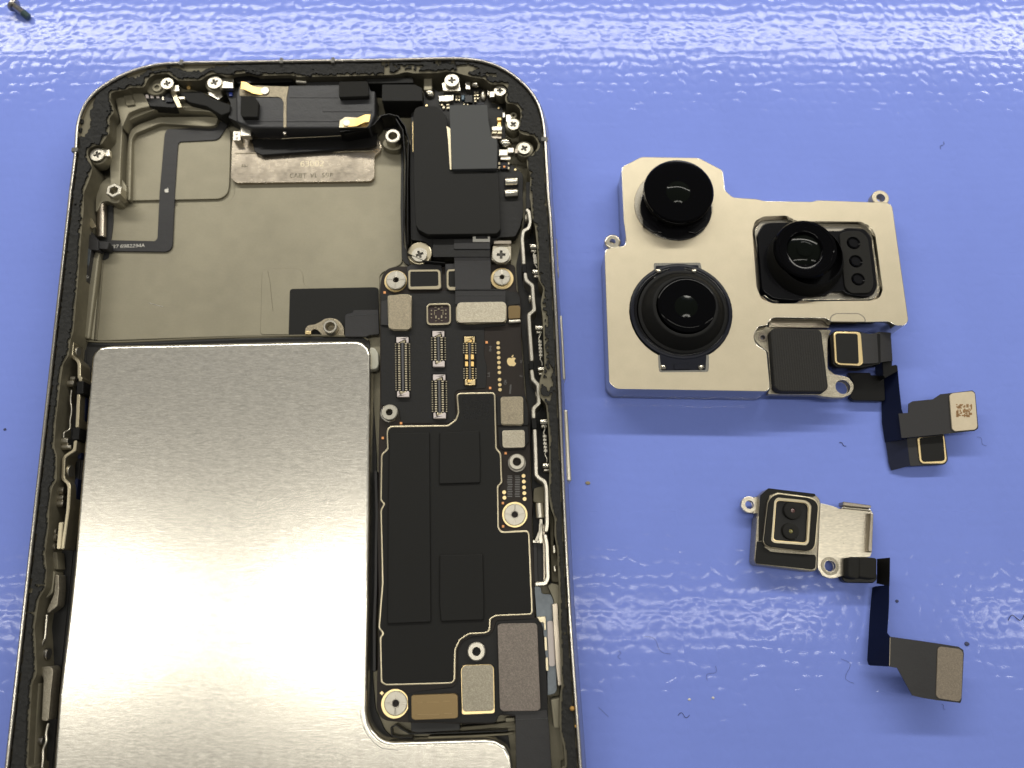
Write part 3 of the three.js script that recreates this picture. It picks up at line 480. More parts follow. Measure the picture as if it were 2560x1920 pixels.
rect(ab, 'gold_spring', M.palegold, 'C', 1250, 844, 1296, 864, 5, 5.8, { r: .06 });
rect(ab, 'connector_block', M.silver, 'C', 1194, 866, 1302, 912, 5, 6.1, { r: .06, b: .1, seg: 2 });
rect(ab, 'connector_block', M.rim, 'C', 1192, 914, 1250, 945, 5, 5.9, { r: .04 });
rect(ab, 'connector_block', M.rim, 'C', 1256, 918, 1304, 948, 5, 5.9, { r: .04 });
rect(ab, 'connector_block', M.plate, 'C', 1186, 948, 1300, 1002, 5, 5.5, { r: .04 });
blob(ab, 'solder_bead', M.chrome, 'C', 1342, 1055, 74, 60, 5.2, .8);
rect(ab, 'connector_block', M.silver, 'C', 1270, 1122, 1368, 1188, 5, 6, { r: .08, b: .08, seg: 2 });
rect(ab, 'connector_block', M.silver, 'C', 1285, 1190, 1398, 1235, 5, 5.7, { r: .08, b: .1, seg: 2 });
rect(ab, 'earth_tab', M.silver, 'C', 1368, 1102, 1436, 1155, 5, 6.3, { r: .05 });
rect(phone, 'earth_tab', M.plate, 'C', 1446, 1112, 1500, 1165, 5, 6.2, { r: .05 });
disc(phone, 'boss', M.khaki, 'C', 1555, 1115, 100, 4, 6.0, { b: .2, seg: 2 });
disc(phone, 'boss', M.khaki, 'C', 1430, 850, 88, 4, 6.0, { b: .15, seg: 2 });
disc(phone, 'boss', M.khaki, 'C', 1285, 475, 84, 4, 6.0, { b: .15, seg: 2 });
for (const y of [1478, 1606]) roller(ab, 'solder_roll', M.chrome, 'C', 1335, y + 6, 1482, y, 5.2, .72);
for (const [x, y] of [[470, 636], [1268, 662], [1452, 1344]]) disc(ab, 'gold_dot', M.palegold, 'C', x, y, 13, 4.85, 5.0, { b: .02 });
rect(ab, 'chip', M.gloss, 'C', 895, 520, 978, 600, 4.9, 5.5, { r: .05 });
for (const [x, y, w, h] of [[800, 538, 24, 26], [832, 536, 20, 26], [800, 572, 24, 20], [832, 572, 20, 20], [1005, 490, 22, 20], [1035, 490, 22, 20], [1005, 522, 22, 18], [1035, 520, 26, 20], [1005, 556, 22, 20], [1038, 556, 24, 20], [1010, 588, 24, 18], [705, 625, 36, 18], [708, 660, 34, 20], [640, 625, 24, 26], [660, 655, 26, 30], [885, 622, 22, 14], [925, 622, 18, 14]]) rect(ab, 'small_part', M.rim, 'C', x - w / 2, y - h / 2, x + w / 2, y + h / 2, 4.9, 5.3, { r: .04 });
rect(ab, 'small_part', M.blueblack, 'C', 1035, 600, 1112, 628, 4.9, 5.5, { r: .04 });
rect(ab, 'small_part', mat('teal_part', [.03, .09, .14], .3), 'C', 858, 520, 888, 570, 4.9, 5.4, { r: .04 });
rect(ab, 'small_part', M.blueblack, 'C', 1290, 1260, 1385, 1340, 4.9, 5.3, { r: .1 });
for (const [x, y] of [[1275, 1275], [1380, 1275], [1275, 1320], [1378, 1325]]) rect(ab, 'small_part', M.rim, 'C', x - 11, y - 14, x + 11, y + 14, 4.9, 5.4, { r: .04 });
disc(ab, 'copper_dot', M.copper, 'C', 1330, 1312, 13, 5.2, 5.36, { b: .02 });
// lower lip of the cover, its screws' seats and the flex that dives to the main board
plate(phone, 'cover_lip', M.mask, ['D', 745, 655, 1330, 640, 1330, 830, 745, 830], 4, 5.3, { r: .1 });
rect(phone, 'white_tag', M.white, 'D', 1155, 620, 1330, 674, 5.2, 5.6, { r: .02, b: .02 });
rect(phone, 'white_tag', M.flex, 'D', 1185, 605, 1308, 642, 5.5, 5.68, { r: .02, b: .02 });
disc(phone, 'boss', M.rim, 'D', 610, 790, 125, 3, 5.1, { b: .15, seg: 2 });
plate(phone, 'earth_tab', M.canlight, ['D', 1360, 712, 1548, 700, 1550, 850, 1500, 900, 1400, 900, 1345, 860], 3, 5.2, { r: .3, b: .06 });
rect(phone, 'steel_fold', M.plate, 'D', 1370, 660, 1550, 695, 3, 5.6, { r: .06 });

// ---- battery
const bayPts = ['N', 110, 1490, 200, 1525, 420, 1555, 1659, 1520, 'P', 1690, 1235, 1740, 1290, 'F', 170, 0, 175, 1659, 'G', 190, 700, 215, 1000, 300, 1200, 400, 1290, 1440, 1240, 1480, 1548, 'O', 1140, 1850, 0, 1850, 'H', 330, 1640, 400, 1400, 470, 1200, 500, 1000, 520, 600, 560, 400, 560, 130];
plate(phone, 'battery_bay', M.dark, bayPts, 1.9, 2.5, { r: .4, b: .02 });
rod(phone, 'bay_lip', M.ledge, ['N', 125, 1495, 3.0, 200, 1530, 3.0, 330, 1550, 3.0, 520, 1556, 3.0, 1659, 1512, 3.0, 'P', 800, 1222, 3.0, 1300, 1230, 3.0, 1660, 1245, 3.0, 1720, 1290, 3.0], .16, 60);
const batPts = ['H', 632, 200, 650, 165, 690, 128, 760, 118, 1106, 112, 'P', 1540, 1292, 1640, 1320, 1720, 1400, 1755, 1500, 'F', 97, 0, 95, 600, 85, 1200, 'G', 150, 60, 138, 540, 132, 1030, 150, 1120, 190, 1195, 250, 1262, 310, 1295, 380, 1306, 1220, 1280, 1320, 1290, 1420, 1350, 1462, 1430, 1478, 1548, 'O', 1120, 1860, 75, 1860, 'I', 365, 1659, 400, 1160, 470, 600, 'H', 505, 1659, 560, 1000];
{
  const p = round(pts(batPts, 6.1), .3);
  put(phone, 'battery', prismGeo(p, 2.5, 6.1, { b: .55, seg: 5 }), M.battery);
}
const bat = phone.children[phone.children.length - 1];
rod(bat, 'seam_crease', M.bolt, ['G', 75, 1015, 6.1, 85, 1090, 6.1, 120, 1200, 6.1, 190, 1300, 6.1, 280, 1365, 6.1, 430, 1386, 6.1], .045, 40);
plate(phone, 'pull_lug', M.clear, ['E', 100, 360, 150, 365, 185, 420, 188, 540, 170, 580, 100, 590], 3, 4.6, { r: .4, b: .15, seg: 2 });
strip(phone, 'side_gasket', M.flex, ['F', 160, 150, 172, 600, 165, 900, 160, 1350, 'G', 205, 200, 205, 660], .45, 2.6, 4.2);
// black insulation sheet, grounding clip and small flex beside the battery
plate(phone, 'insulation_sheet', M.tape, ['P', 500, 1215, 520, 530, 545, 505, 1830, 478, 1880, 500, 1890, 1215], 2.3, 2.5, { r: .25, b: .02 });
plate(phone, 'ground_clip', M.can, ['P', 755, 1215, 752, 1120, 790, 1065, 900, 1050, 985, 1010, 1050, 965, 1140, 948, 1240, 970, 1310, 1030, 1350, 1110, 1355, 1230, 1290, 1225, 1020, 1225, 985, 1180, 930, 1125, 870, 1125, 845, 1160, 845, 1215], 2.4, 3.1, { r: .3, b: .08, seg: 2 });
rect(phone, 'clip_lip', M.palegold, 'P', 752, 1150, 845, 1200, 3.0, 3.35, { r: .05, b: .08, seg: 2 });
standoff(phone, 'P', 1134, 1080, 108, 70, 4.6, 2.8);
plate(phone, 'flex_tail', M.flex, ['P', 1365, 1240, 1365, 920, 1400, 885, 1480, 875, 1500, 828, 1880, 825, 1890, 1200, 1740, 1215, 1690, 1240], 3.0, 3.5, { r: .2 });
rod(phone, 'flex_crease', M.greypad, ['P', 1420, 925, 3.5, 1600, 905, 3.5, 1875, 895, 3.5], .045);

// ---- main logic board
const board = plate(phone, 'logic_board', M.pcb, ['D', 205, 1210, 208, 1100, 228, 1015, 280, 950, 350, 928, 430, 925, 870, 930, 900, 905, 1560, 905, 1588, 930, 1600, 1170, 1640, 1215, 1650, 1330, 'E', 1652, 300, 1690, 850, 1735, 1000, 1745, 1300, 1742, 1659, 'F', 1755, 300, 1768, 460, 1760, 700, 1790, 1300, 1790, 1659, 'G', 1700, 150, 1760, 240, 1790, 560, 1810, 1100, 1350, 1060, 1320, 1140, 1000, 1140, 520, 1130, 320, 1115, 260, 1080, 228, 1000, 232, 700, 'F', 195, 1659, 180, 800, 190, 300, 'E', 190, 1400, 205, 900, 205, 300], 2.6, 4.5, { r: .5 });
plate(board, 'black_coating', M.mask, ['D', 215, 1210, 520, 1200, 970, 1170, 1500, 1170, 1610, 1190, 1640, 1240, 1645, 1310, 1500, 1330, 1490, 1530, 'E', 1275, 160, 1270, 440, 1300, 560, 1290, 780, 1000, 800, 970, 830, 985, 1090, 900, 1140, 420, 1140, 400, 1000, 215, 950], 4.4, 4.6, { r: .2, b: .04 });
// bare-board marks
for (const [z, x, y] of [['E', 1297, 310], ['E', 1333, 778], ['E', 420, 1138], ['E', 233, 1290], ['E', 1492, 1445], ['D', 252, 1192], ['F', 1463, 482], ['F', 1465, 720]]) rect(board, 'copper_mark', M.copper, z, x - 12, y - 12, x + 12, y + 12, 4.4, 4.66, { r: .02, b: .01 });
rect(board, 'copper_mark', M.palegold, 'G', 258, 852, 292, 864, 4.4, 4.56, { r: .02, b: .01 }); rect(board, 'copper_mark', M.palegold, 'G', 269, 841, 281, 877, 4.4, 4.57, { r: .02, b: .01 });
[316, 365, 416, 467, 517, 568, 619, 692, 744, 795].forEach((y, i) => disc(board, 'gold_dot', M.palegold, 'E', 1414 + i * 2.2, y, 18.5, 4.4, 4.6, { b: .02 }));
[[1675, 203], [1678, 262], [1680, 321], [1683, 380], [1686, 439], [1476, 371], [1479, 427]].forEach(([x, y]) => disc(board, 'gold_dot', M.palegold, 'F', x, y, 20, 4.4, 4.62, { b: .02 }));
put(board, 'fruit_mark', appleGeo(W('E', 1552, 503, 4.5), 1.42, 4.5, .04, .03), M.palegold);
for (const [x, y, s] of [[1335, 375, '(o-o'], [1318, 640, 'L-A'], [1650, 505, 'o('], [1650, 655, '()'], [1490, 720, 'CJH'], [1540, 790, 'wwww']]) text(board, 'faint_print', s, M.greyprint, 'E', x, y, 4.51, .36, 1.5);
{ const parts = []; for (let k = 0; k < 16; k++) for (const x of [1535, 1612]) { if (k > 12) continue; const c = W('F', x + (hash(k, x) - .5) * 6, 205 + k * 17.5, 4.52), g = new THREE.BoxGeometry(.72, .04, .09); g.translate(c.x, c.y, c.z); parts.push(g); } const m = put(board, 'trace_rows', parts, M.greyprint); m.userData.kind = 'stuff'; }
// posts
boardScrew(board, 'D', 365, 1075, 117, 102, 5.4, 2, -12);
boardScrew(board, 'D', 1455, 1050, 118, 88, 5.3, -2, -16);
boardScrew(board, 'F', 1585, 600, 131, 112, 5.0);
boardScrew(board, 'G', 396, 956, 128, 108, 5.0, 6, -2);
for (const [z, x, y, r, hp] of [['E', 300, 1025, 84, 32], ['E', 1607, 1533, 84, 40], ['G', 1147, 475, 83, 36]]) { standoff(board, z, x, y, r, hp, 5.6, 4.4); disc(board, 'post_collar', M.bolt, z, x, y + 10, r * 1.12, 4.4, 4.7, { b: .06, hole: r * .8 }); }
// framed black connectors along the top
plate(board, 'flex_flap', M.flex, ['D', 480, 930, 520, 905, 835, 900, 842, 1150, 820, 1165, 500, 1165, 482, 1140], 4.5, 4.9, { r: .25 });
plate(board, 'connector_frame', M.rim, ['D', 492, 975, 510, 958, 800, 955, 825, 975, 832, 1140, 810, 1160, 510, 1162, 494, 1145], 4.8, 5.15, { r: .25, b: .06, holes: [['D', 510, 985, 520, 975, 790, 972, 805, 985, 808, 1115, 795, 1130, 520, 1138, 510, 1125]] });
rect(board, 'connector_top', M.tape, 'D', 508, 972, 808, 1135, 4.7, 5.05, { r: .1, b: .03 });
plate(board, 'flex_flap', M.flex, ['D', 870, 900, 990, 895, 990, 1170, 890, 1168, 875, 1140], 4.5, 4.85, { r: .2 });
plate(board, 'connector_frame', M.rim, ['D', 885, 980, 900, 955, 990, 950, 990, 1170, 910, 1168, 886, 1140], 4.8, 5.1, { r: .25, b: .06, holes: [['D', 902, 985, 912, 972, 985, 968, 985, 1140, 915, 1140, 902, 1120]] });
rect(board, 'connector_top', M.tape, 'D', 900, 970, 988, 1142, 4.7, 5.0, { r: .1, b: .03 });
// the wide dark flex that steps down from the cover
sheet(board, 'wide_flex', M.flex, ['D', 965, 650, 5.5, 962, 742, 5.45, 964, 760, 5.2, 965, 828, 5.1, 967, 868, 5.75, 968, 900, 5.7, 975, 1158, 5.75, 976, 1175, 5.55, 976, 1222, 5.4, 976, 1310, 5.35], ['D', 1328, 650, 5.5, 1330, 742, 5.45, 1332, 760, 5.2, 1334, 828, 5.1, 1336, 868, 5.75, 1337, 900, 5.7, 1342, 1158, 5.75, 1488, 1172, 5.55, 1489, 1222, 5.4, 1490, 1310, 5.35], .14);
for (const y of [744, 800]) rod(board, 'flex_crease', M.greypad, ['D', 968, y, 5.46 - (y > 780 ? .3 : 0), 1330, y, 5.46 - (y > 780 ? .3 : 0)], .04);
for (const y of [1163, 1222]) rod(board, 'flex_crease', M.greypad, ['D', 980, y, y < 1200 ? 5.68 : 5.42, 1486, y, y < 1200 ? 5.68 : 5.42], .045);
// sandy connector covers
const cov = (m, list, h, o = {}) => plate(board, 'connector_cover', m, list, 4.5, h, { r: .45, b: .06, seg: 2, ...o });
cov(M.rim, ['D', 282, 1225, 440, 1210, 500, 1212, 530, 1235, 528, 1560, 495, 1584, 330, 1582, 290, 1555], 5.0, { b: .03 });
cov(M.can, ['D', 288, 1220, 500, 1214, 524, 1240, 522, 1552, 495, 1574, 322, 1570, 290, 1545], 5.4);
plate(board, 'side_flex', M.flex, ['D', 215, 1280, 255, 1275, 290, 1262, 290, 1530, 262, 1528, 215, 1525], 4.6, 4.95, { r: .1 });
cov(M.rim, ['D', 982, 1330, 1500, 1310, 1502, 1480, 1475, 1508, 1100, 1516, 1010, 1512, 982, 1480], 5.0, { b: .03 });
cov(M.canlight, ['D', 995, 1315, 1020, 1294, 1465, 1286, 1496, 1310, 1495, 1470, 1470, 1496, 1015, 1502, 990, 1480], 5.55);
cov(M.bronze, ['D', 1518, 1345, 1535, 1328, 1625, 1326, 1642, 1345, 1640, 1455, 1520, 1460], 5.3, { r: .2 });
roller(board, 'cover_roll', M.silver, 'D', 1522, 1492, 1645, 1486, 4.9, .32);
// square socket with its ring of contacts
plate(board, 'square_socket', M.rim, ['D', 680, 1330, 705, 1306, 905, 1300, 930, 1325, 932, 1495, 905, 1522, 705, 1526, 682, 1500], 4.5, 5.05, { r: .3, b: .06, seg: 2, holes: [['D', 692, 1335, 710, 1318, 900, 1314, 918, 1330, 920, 1490, 900, 1508, 712, 1512, 694, 1495]] });
rect(board, 'socket_floor', mat('socket_maroon', [.025, .012, .011], .35), 'D', 690, 1314, 922, 1512, 4.4, 4.72, { r: .2, b: .02 });
{ const parts = []; for (const [x, y, w, h] of [[732, 1378, 12, 12], [732, 1416, 14, 14], [732, 1452, 12, 12], [878, 1374, 12, 12], [878, 1412, 14, 14], [878, 1450, 12, 12], [775, 1345, 20, 6], [838, 1343, 20, 6], [778, 1484, 20, 6], [838, 1482, 20, 6], [762, 1400, 6, 50], [850, 1396, 6, 50], [775, 1378, 24, 6], [838, 1376, 24, 6], [778, 1444, 14, 30], [836, 1442, 14, 30], [806, 1362, 16, 14], [806, 1462, 16, 12]]) { parts.push(prismGeo(pts(box4('D', x - w / 2, y - h / 2, x + w / 2, y + h / 2), 4.8), 4.6, 4.84, { b: .02 })); } put(board, 'socket_contacts', parts, M.rim).userData.kind = 'stuff'; }
// board-to-board connectors with rows of pins
function connector(x0, y0, x1, y1, m, gaps) {
  const lean = (y1 - y0) * .012, X = (t, y) => x0 + (x1 - x0) * t + (y - y0) * .012, w = x1 - x0, shell = gaps ? M.gold : M.silver;
  plate(board, 'connector_base', M.gloss, ['E', x0 - 8, y0 - 6, x1 + 6, y0 - 6, x1 + 8 + lean, y1 + 6, x0 - 4 + lean, y1 + 6], 4.5, 4.72, { r: .06, b: .02 });
  plate(board, 'connector_core', M.pinboard, ['E', X(.42, y0), y0 + 60, X(.58, y0), y0 + 60, X(.58, y1), y1 - 60, X(.42, y1), y1 - 60], 4.6, 5.2, { r: .03, b: .03 });
  plate(board, 'connector_core', M.gloss, ['E', X(.12, y0), y0 + 30, X(.88, y0), y0 + 30, X(.88, y1), y1 - 30, X(.12, y1), y1 - 30], 4.6, 4.85, { r: .03, b: .03 });
  for (const [a, s] of [[y0, 1], [y1, -1]]) {
    plate(board, 'connector_shell', gaps ? M.palegold : M.whitepad, ['E', X(.05, a), a + s * 4, X(.95, a), a + s * 4, X(.95, a), a + s * 58, X(.8, a), a + s * 66, X(.78, a), a + s * 28, X(.22, a), a + s * 28, X(.2, a), a + s * 66, X(.05, a), a + s * 58], 4.6, 5.25, { r: .06, b: .06, seg: 2 });
    plate(board, 'connector_key', gaps ? M.gold : M.rim, ['E', X(.26, a), a + s * 34, X(.74, a), a + s * 34, X(.7, a), a + s * 62, X(.3, a), a + s * 62], 4.6, 5.1, { r: .1, b: .08, seg: 2 });
  }
  const pins = [], tails = [], n = Math.round((y1 - y0 - 150) / 24);
  for (let k = 0; k <= n; k++) {
    const y = y0 + 75 + k * (y1 - y0 - 150) / n;
    if (gaps && Math.abs(k / n - .5) < .17) continue;
    for (const t of [.25, .75]) { const c = W('E', X(t, y), y, 5.0), g = new THREE.BoxGeometry(m ? .3 : .32, .36, .15); g.translate(c.x, 4.92, c.z); pins.push(g); }
    for (const t of [-.01, 1.02]) { const c = W('E', X(t, y), y, 4.8), g = new THREE.BoxGeometry(.2, .16, .15); g.translate(c.x, 4.74, c.z); tails.push(g); }
  }
  const a = put(board, 'contact_pins', pins, m ? M.palegold : M.pin); a.userData.kind = 'stuff'; put(board, 'pin_tails', tails, M.rim).userData.kind = 'stuff';
  if (gaps) for (const t of [.25, .75]) for (const d of [-42, 30]) plate(board, 'power_contact', M.gold, ['E', X(t - .14, y0), (y0 + y1) / 2 + d - 28, X(t + .14, y0), (y0 + y1) / 2 + d - 22, X(t + .14, y0), (y0 + y1) / 2 + d + 28, X(t - .14, y0), (y0 + y1) / 2 + d + 26], 4.6, 5.15, { r: .05, b: .05 });
}
connector(365, 252, 502, 872, 0); connector(735, 190, 868, 562, 0); connector(740, 636, 880, 1092, 0); connector(1062, 248, 1180, 752, 1, true);
// two covers beside the shield
plate(board, 'cover_seat', M.mask, ['E', 1392, 862, 1690, 855, 1722, 1000, 1728, 1160, 1405, 1165], 4.4, 4.8, { r: .3 });
cov(M.rim, ['E', 1438, 885, 1455, 868, 1655, 866, 1672, 885, 1674, 1140, 1655, 1160, 1465, 1160, 1443, 1140], 5.0, { b: .03 });
cov(M.can, ['E', 1440, 882, 1456, 868, 1650, 864, 1670, 880, 1672, 1135, 1655, 1152, 1465, 1152, 1445, 1135], 5.3);
plate(board, 'cover_seat', M.mask, ['E', 1410, 1180, 1722, 1170, 1735, 1330, 1700, 1360, 1690, 1410, 1460, 1415, 1425, 1380], 4.4, 4.85, { r: .3 });
cov(M.canlight, ['E', 1455, 1225, 1470, 1212, 1672, 1208, 1688, 1225, 1690, 1375, 1670, 1388, 1480, 1392, 1460, 1375], 5.3);
// big shield: bright rim, black film, three raised pads
const shield = ['E', 985, 850, 1015, 826, 1365, 820, 1388, 848, 1402, 1395, 1448, 1448, 1455, 1659, 'F', 1460, 275, 1418, 312, 1425, 730, 1450, 768, 1490, 770, 1715, 758, 1738, 790, 1772, 1600, 1750, 1630, 1390, 1645, 'G', 1280, 180, 1275, 290, 1230, 312, 1080, 320, 1000, 372, 958, 460, 952, 745, 918, 775, 310, 792, 262, 762, 252, 340, 280, 310, 240, 260, 'F', 222, 1300, 205, 550, 240, 490, 205, 460, 212, 0, 'E', 222, 1450, 275, 1400, 268, 1250, 275, 1195, 315, 1164, 900, 1156, 975, 1100, 1000, 1030];
plate(board, 'shield_can', M.rim, shield, 4.4, 5.35, { r: .3, b: .12, seg: 2 });
{
  const p = round(grow(pts(shield, 5.45), -.24), .3);
  const f = put(board, 'shield_film', prismGeo(p, 5.2, 5.45, { b: .03 }), M.tape);
}
rect(board, 'shield_pad', M.tape, 'E', 292, 1225, 712, 1300, 5.4, 5.56, { r: .2 });
const pad = (list) => plate(board, 'shield_pad', M.tape, list, 5.4, 5.78, { r: .25, b: .16, seg: 3 });
pad(['E', 300, 1240, 712, 1232, 'F', 718, 600, 'G', 728, 205, 325, 222, 'F', 285, 600]);
pad(['E', 815, 1230, 1222, 1215, 1232, 1500, 'F', 1232, 275, 808, 288, 'E', 812, 1500]);
pad(['F', 815, 1012, 1258, 1000, 1270, 1500, 'G', 1215, 185, 818, 200, 'F', 812, 1500]);
{ // glossy mottled patch lasered on the film
  const parts = []; for (let j = 0; j < 20; j++) for (let i = 0; i < 22; i++) if (vnoise(i * .8, j * .8, 301) * .6 + hash(i, j, 302) * .4 > .52) { const c = W('E', 1055 + i * 13, 862 + j * 12.3, 5.46), g = new THREE.BoxGeometry(.17, .02, .19); g.translate(c.x, 5.455, c.z); parts.push(g); }
  put(board, 'laser_patch', parts, mat('patch_dark', [.006, .006, .0055], .25)).userData.kind = 'stuff';
}
// lower covers
plate(board, 'lower_mask', M.mask, ['G', 1330, 190, 1690, 170, 1750, 240, 1790, 560, 1808, 1060, 1360, 1050, 1325, 1130, 1010, 1130, 520, 1120, 510, 860, 940, 800, 975, 740, 975, 460, 1020, 385, 1100, 340, 1260, 325, 1300, 290], 4.4, 4.75, { r: .3, b: .05 });
cov(M.slate, ['G', 1340, 240, 1360, 218, 1690, 212, 1708, 235, 1738, 1000, 1715, 1022, 1390, 1028, 1362, 1000], 5.5);
plate(board, 'cover_border', M.palegold, ['G', 1003, 640, 1030, 598, 1280, 592, 1308, 625, 1316, 1045, 1012, 1058], 4.7, 5.0, { r: .35, b: .04 });
cov(M.canlight, ['G', 1010, 640, 1035, 604, 1278, 598, 1300, 625, 1306, 1005, 1285, 1022, 1040, 1030, 1018, 1008], 5.35);
sheet(board, 'lower_flex', M.flex, ['G', 1012, 1050, 5.0, 1012, 1100, 4.6, 1012, 1150, 3.2], ['G', 1316, 1042, 5.0, 1316, 1095, 4.6, 1316, 1140, 3.2], .14, 4);
cov(M.bronze, ['G', 545, 890, 560, 876, 950, 862, 974, 880, 978, 1080, 955, 1092, 575, 1108, 548, 1090], 5.5, { r: .3 });
for (const [x0, x1, y] of [[690, 800, 938], [600, 650, 942], [840, 900, 930], [600, 800, 1052], [850, 920, 1045]]) rect(board, 'faint_print', mat('bronze_print', [.32, .23, .11], .5, .5), 'G', x0, y, x1, y + 5, 5.4, 5.53, { r: .01, b: .005 });
plate(phone, 'lower_flex', M.dark, ['G', 540, 1100, 990, 1080, 995, 1200, 600, 1225, 545, 1210], 2.6, 4.4, { r: .2 });
plate(phone, 'wide_flex', M.flex, ['G', 1385, 1045, 1500, 1015, 1800, 1015, 1818, 1180, 1840, 1548, 'O', 1210, 1850, 1128, 1850, 'G', 1512, 1548, 1505, 1060], 4.0, 5.0, { r: .2 });
rod(phone, 'flex_crease', M.greypad, ['G', 1510, 1103, 5, 1660, 1098, 5, 1805, 1092, 5], .05);
put(phone, 'ribbon_cable', wallGeo(smoothLine(pts3(['G', 560, 1268, 4.2, 450, 1272, 4.2, 375, 1260, 4.2, 352, 1200, 4.2, 380, 1152, 4.2, 430, 1165, 4.2, 480, 1210, 4.2, 560, 1240, 4.2, 1000, 1222, 4.2, 1440, 1205, 4.2]), 8), 2.4, .16), M.gloss);
strip(phone, 'cross_rail', M.ledge, ['G', 1000, 1190, 1330, 1160, 1500, 1135], .5, 2.5, 3.8);
strip(phone, 'cross_rail', M.ledge, ['G', 700, 1268, 1100, 1255, 1490, 1232], .3, 2.5, 3.9);
rect(phone, 'cross_rail', M.khaki, 'G', 1415, 1085, 1500, 1125, 2.5, 3.6);
// right lower side: grey screening sheet, bars and wall
plate(phone, 'screening_sheet', M.bluegrey, ['F', 1780, 1330, 1850, 1340, 1865, 1410, 1960, 1415, 1985, 1480, 1985, 1659, 'G', 1860, 30, 1870, 400, 1890, 830, 1870, 865, 1800, 880, 1800, 600, 1700, 160, 1690, 0], 3, 4.4, { r: .25, b: .05 });
plate(phone, 'white_bar', M.whitepad, ['G', 1798, 205, 1815, 192, 1845, 192, 1856, 210, 1874, 595, 1862, 612, 1830, 614, 1816, 600], 4.3, 4.8, { r: .2, b: .1, seg: 2 });
plate(phone, 'angle_piece', M.rim, ['G', 1700, 155, 1785, 150, 1790, 275, 1770, 280, 1765, 210, 1735, 205], 4.4, 5.0, { r: .05 });
plate(phone, 'angle_piece', M.canlight, ['G', 1715, 175, 1762, 172, 1765, 225], 4.4, 4.9, { r: .02 });
rect(phone, 'angle_piece', M.rim, 'G', 1770, 340, 1796, 468, 4.4, 4.9, { lean: 5 });
rect(phone, 'angle_piece', M.rim, 'G', 1782, 530, 1808, 655, 4.4, 4.9, { lean: 5 });
strip(phone, 'side_strip', M.plate, ['G', 1870, 30, 1885, 300, 1905, 600, 1925, 790], .8, 3.5, 5.6);
plate(phone, 'side_wall', M.khaki, ['G', 1832, 920, 1918, 900, 1915, 1190, 1860, 1180], 3, 5.4, { r: .2, b: .2, seg: 2 });
plate(phone, 'side_wall', M.khaki, ['F', 1920, 1330, 1960, 1300, 2040, 1320, 2050, 1659, 1990, 1659, 1985, 1480], 3, 5.2, { r: .2, b: .15, seg: 2 });
plate(phone, 'side_wall', M.ledge, ['F', 1780, 330, 1890, 300, 1890, 500, 1770, 470], 2.5, 4.2, { r: .3, b: .2, seg: 2 });
plate(phone, 'side_wall', M.ledge, ['F', 1940, 530, 1990, 640, 1985, 900, 2040, 1100, 2035, 1300, 1960, 1290, 1950, 900], 2.5, 4.6, { r: .3, b: .2, seg: 2 });

// ---- right side: bent steel bracket, button springs, motor
const RB = (list) => strip(phone, 'side_bracket', M.silver, list, .62, 3.2, 6.5, { r: .3, b: .12 });
RB(['D', 1700, 335, 1733, 365, 1745, 470, 1728, 530, 1672, 565, 1662, 640, 1680, 905]);
RB(['D', 1690, 985, 1702, 1065, 1768, 1118, 1775, 1250, 1788, 1372, 1730, 1415, 1738, 1560, 'E', 1762, 505]);
RB(['E', 1757, 585, 1772, 690, 1825, 742, 1834, 935, 1778, 985, 1780, 1092]);
RB(['E', 1790, 1195, 1802, 1500, 'F', 1805, 190, 1835, 225, 1895, 262, 1912, 330, 1918, 700, 1905, 780]);
RB(['F', 1895, 800, 1915, 900, 1925, 1250, 1900, 1305, 1790, 1312]);
for (const q of [['D', 1678, 905, 1688, 985], ['E', 1752, 505, 1757, 585], ['E', 1780, 1092, 1790, 1195]]) strip(phone, 'bracket_sleeve', M.gloss, q, .72, 3.2, 6.6, { r: .1 });
function buttonSpring(z, xa, ya, xb, yb, zb) {
  const p = (z2, x, y) => { roller(phone, 'spring_roller', M.chrome, z2, x - 42, y, x + 44, y, 5.2, .5); roller(phone, 'spring_roller', M.silver, z2, x - 30, y + 44, x + 30, y + 44, 4.7, .35); };
  p(z, xa, ya); p(zb, xb, yb);
  const a = W(z, xa, ya + 40, 5.4), b2 = W(zb, xb, yb - 40, 5.4), P = [];
  for (let k = 0; k <= 10; k++) { const v = a.clone().lerp(b2, k / 10); v.x += (k % 2 ? .12 : -.12) + (k === 0 || k === 10 ? .25 : 0); P.push(v); }
  put(phone, 'spring_wire', new THREE.TubeGeometry(new THREE.CatmullRomCurve3(P, false, 'centripetal'), 60, .13, 6), M.silver);
  for (let k = 3; k < 8; k++) { const v = a.clone().lerp(b2, k / 10), g = new THREE.BoxGeometry(.5, .4, .35); g.translate(v.x, 5.4, v.z); put(phone, 'spring_clip', g, M.steel); }
}
buttonSpring('D', 1780, 725, 1805, 985, 'D'); buttonSpring('E', 1835, 165, 1858, 590, 'E'); buttonSpring('E', 1882, 1125, 1908, 1575, 'E');
roller(phone, 'motor_cap', M.silver, 'F', 1838, 480, 1845, 640, 4.8, .62);
strip(phone, 'motor_bar', M.steel, ['F', 1855, 640, 1850, 760, 1800, 880], .5, 3.5, 5.2);
rect(phone, 'motor_bar', M.silver, 'F', 1830, 690, 1868, 895, 4, 5.2, { lean: 4 });
rect(phone, 'motor_bar', M.silver, 'F', 1768, 860, 1870, 890, 4, 5.0);
rect(phone, 'motor_bar', M.silver, 'F', 1790, 1298, 1880, 1325, 4, 5.0);
strip(phone, 'motor_bar', M.plate, ['F', 1882, 700, 1888, 1290], .3, 3.5, 5.4);
rect(phone, 'motor_slot', M.dark, 'F', 1772, 892, 1876, 1292, 3, 4.2, { lean: 10 });
rect(phone, 'motor_fins', M.flex, 'F', 1772, 892, 1812, 1290, 3.5, 4.4, { lean: 12 });
roller(phone, 'small_roller', M.silver, 'F', 1988, 915, 1992, 1000, 5.2, .38);
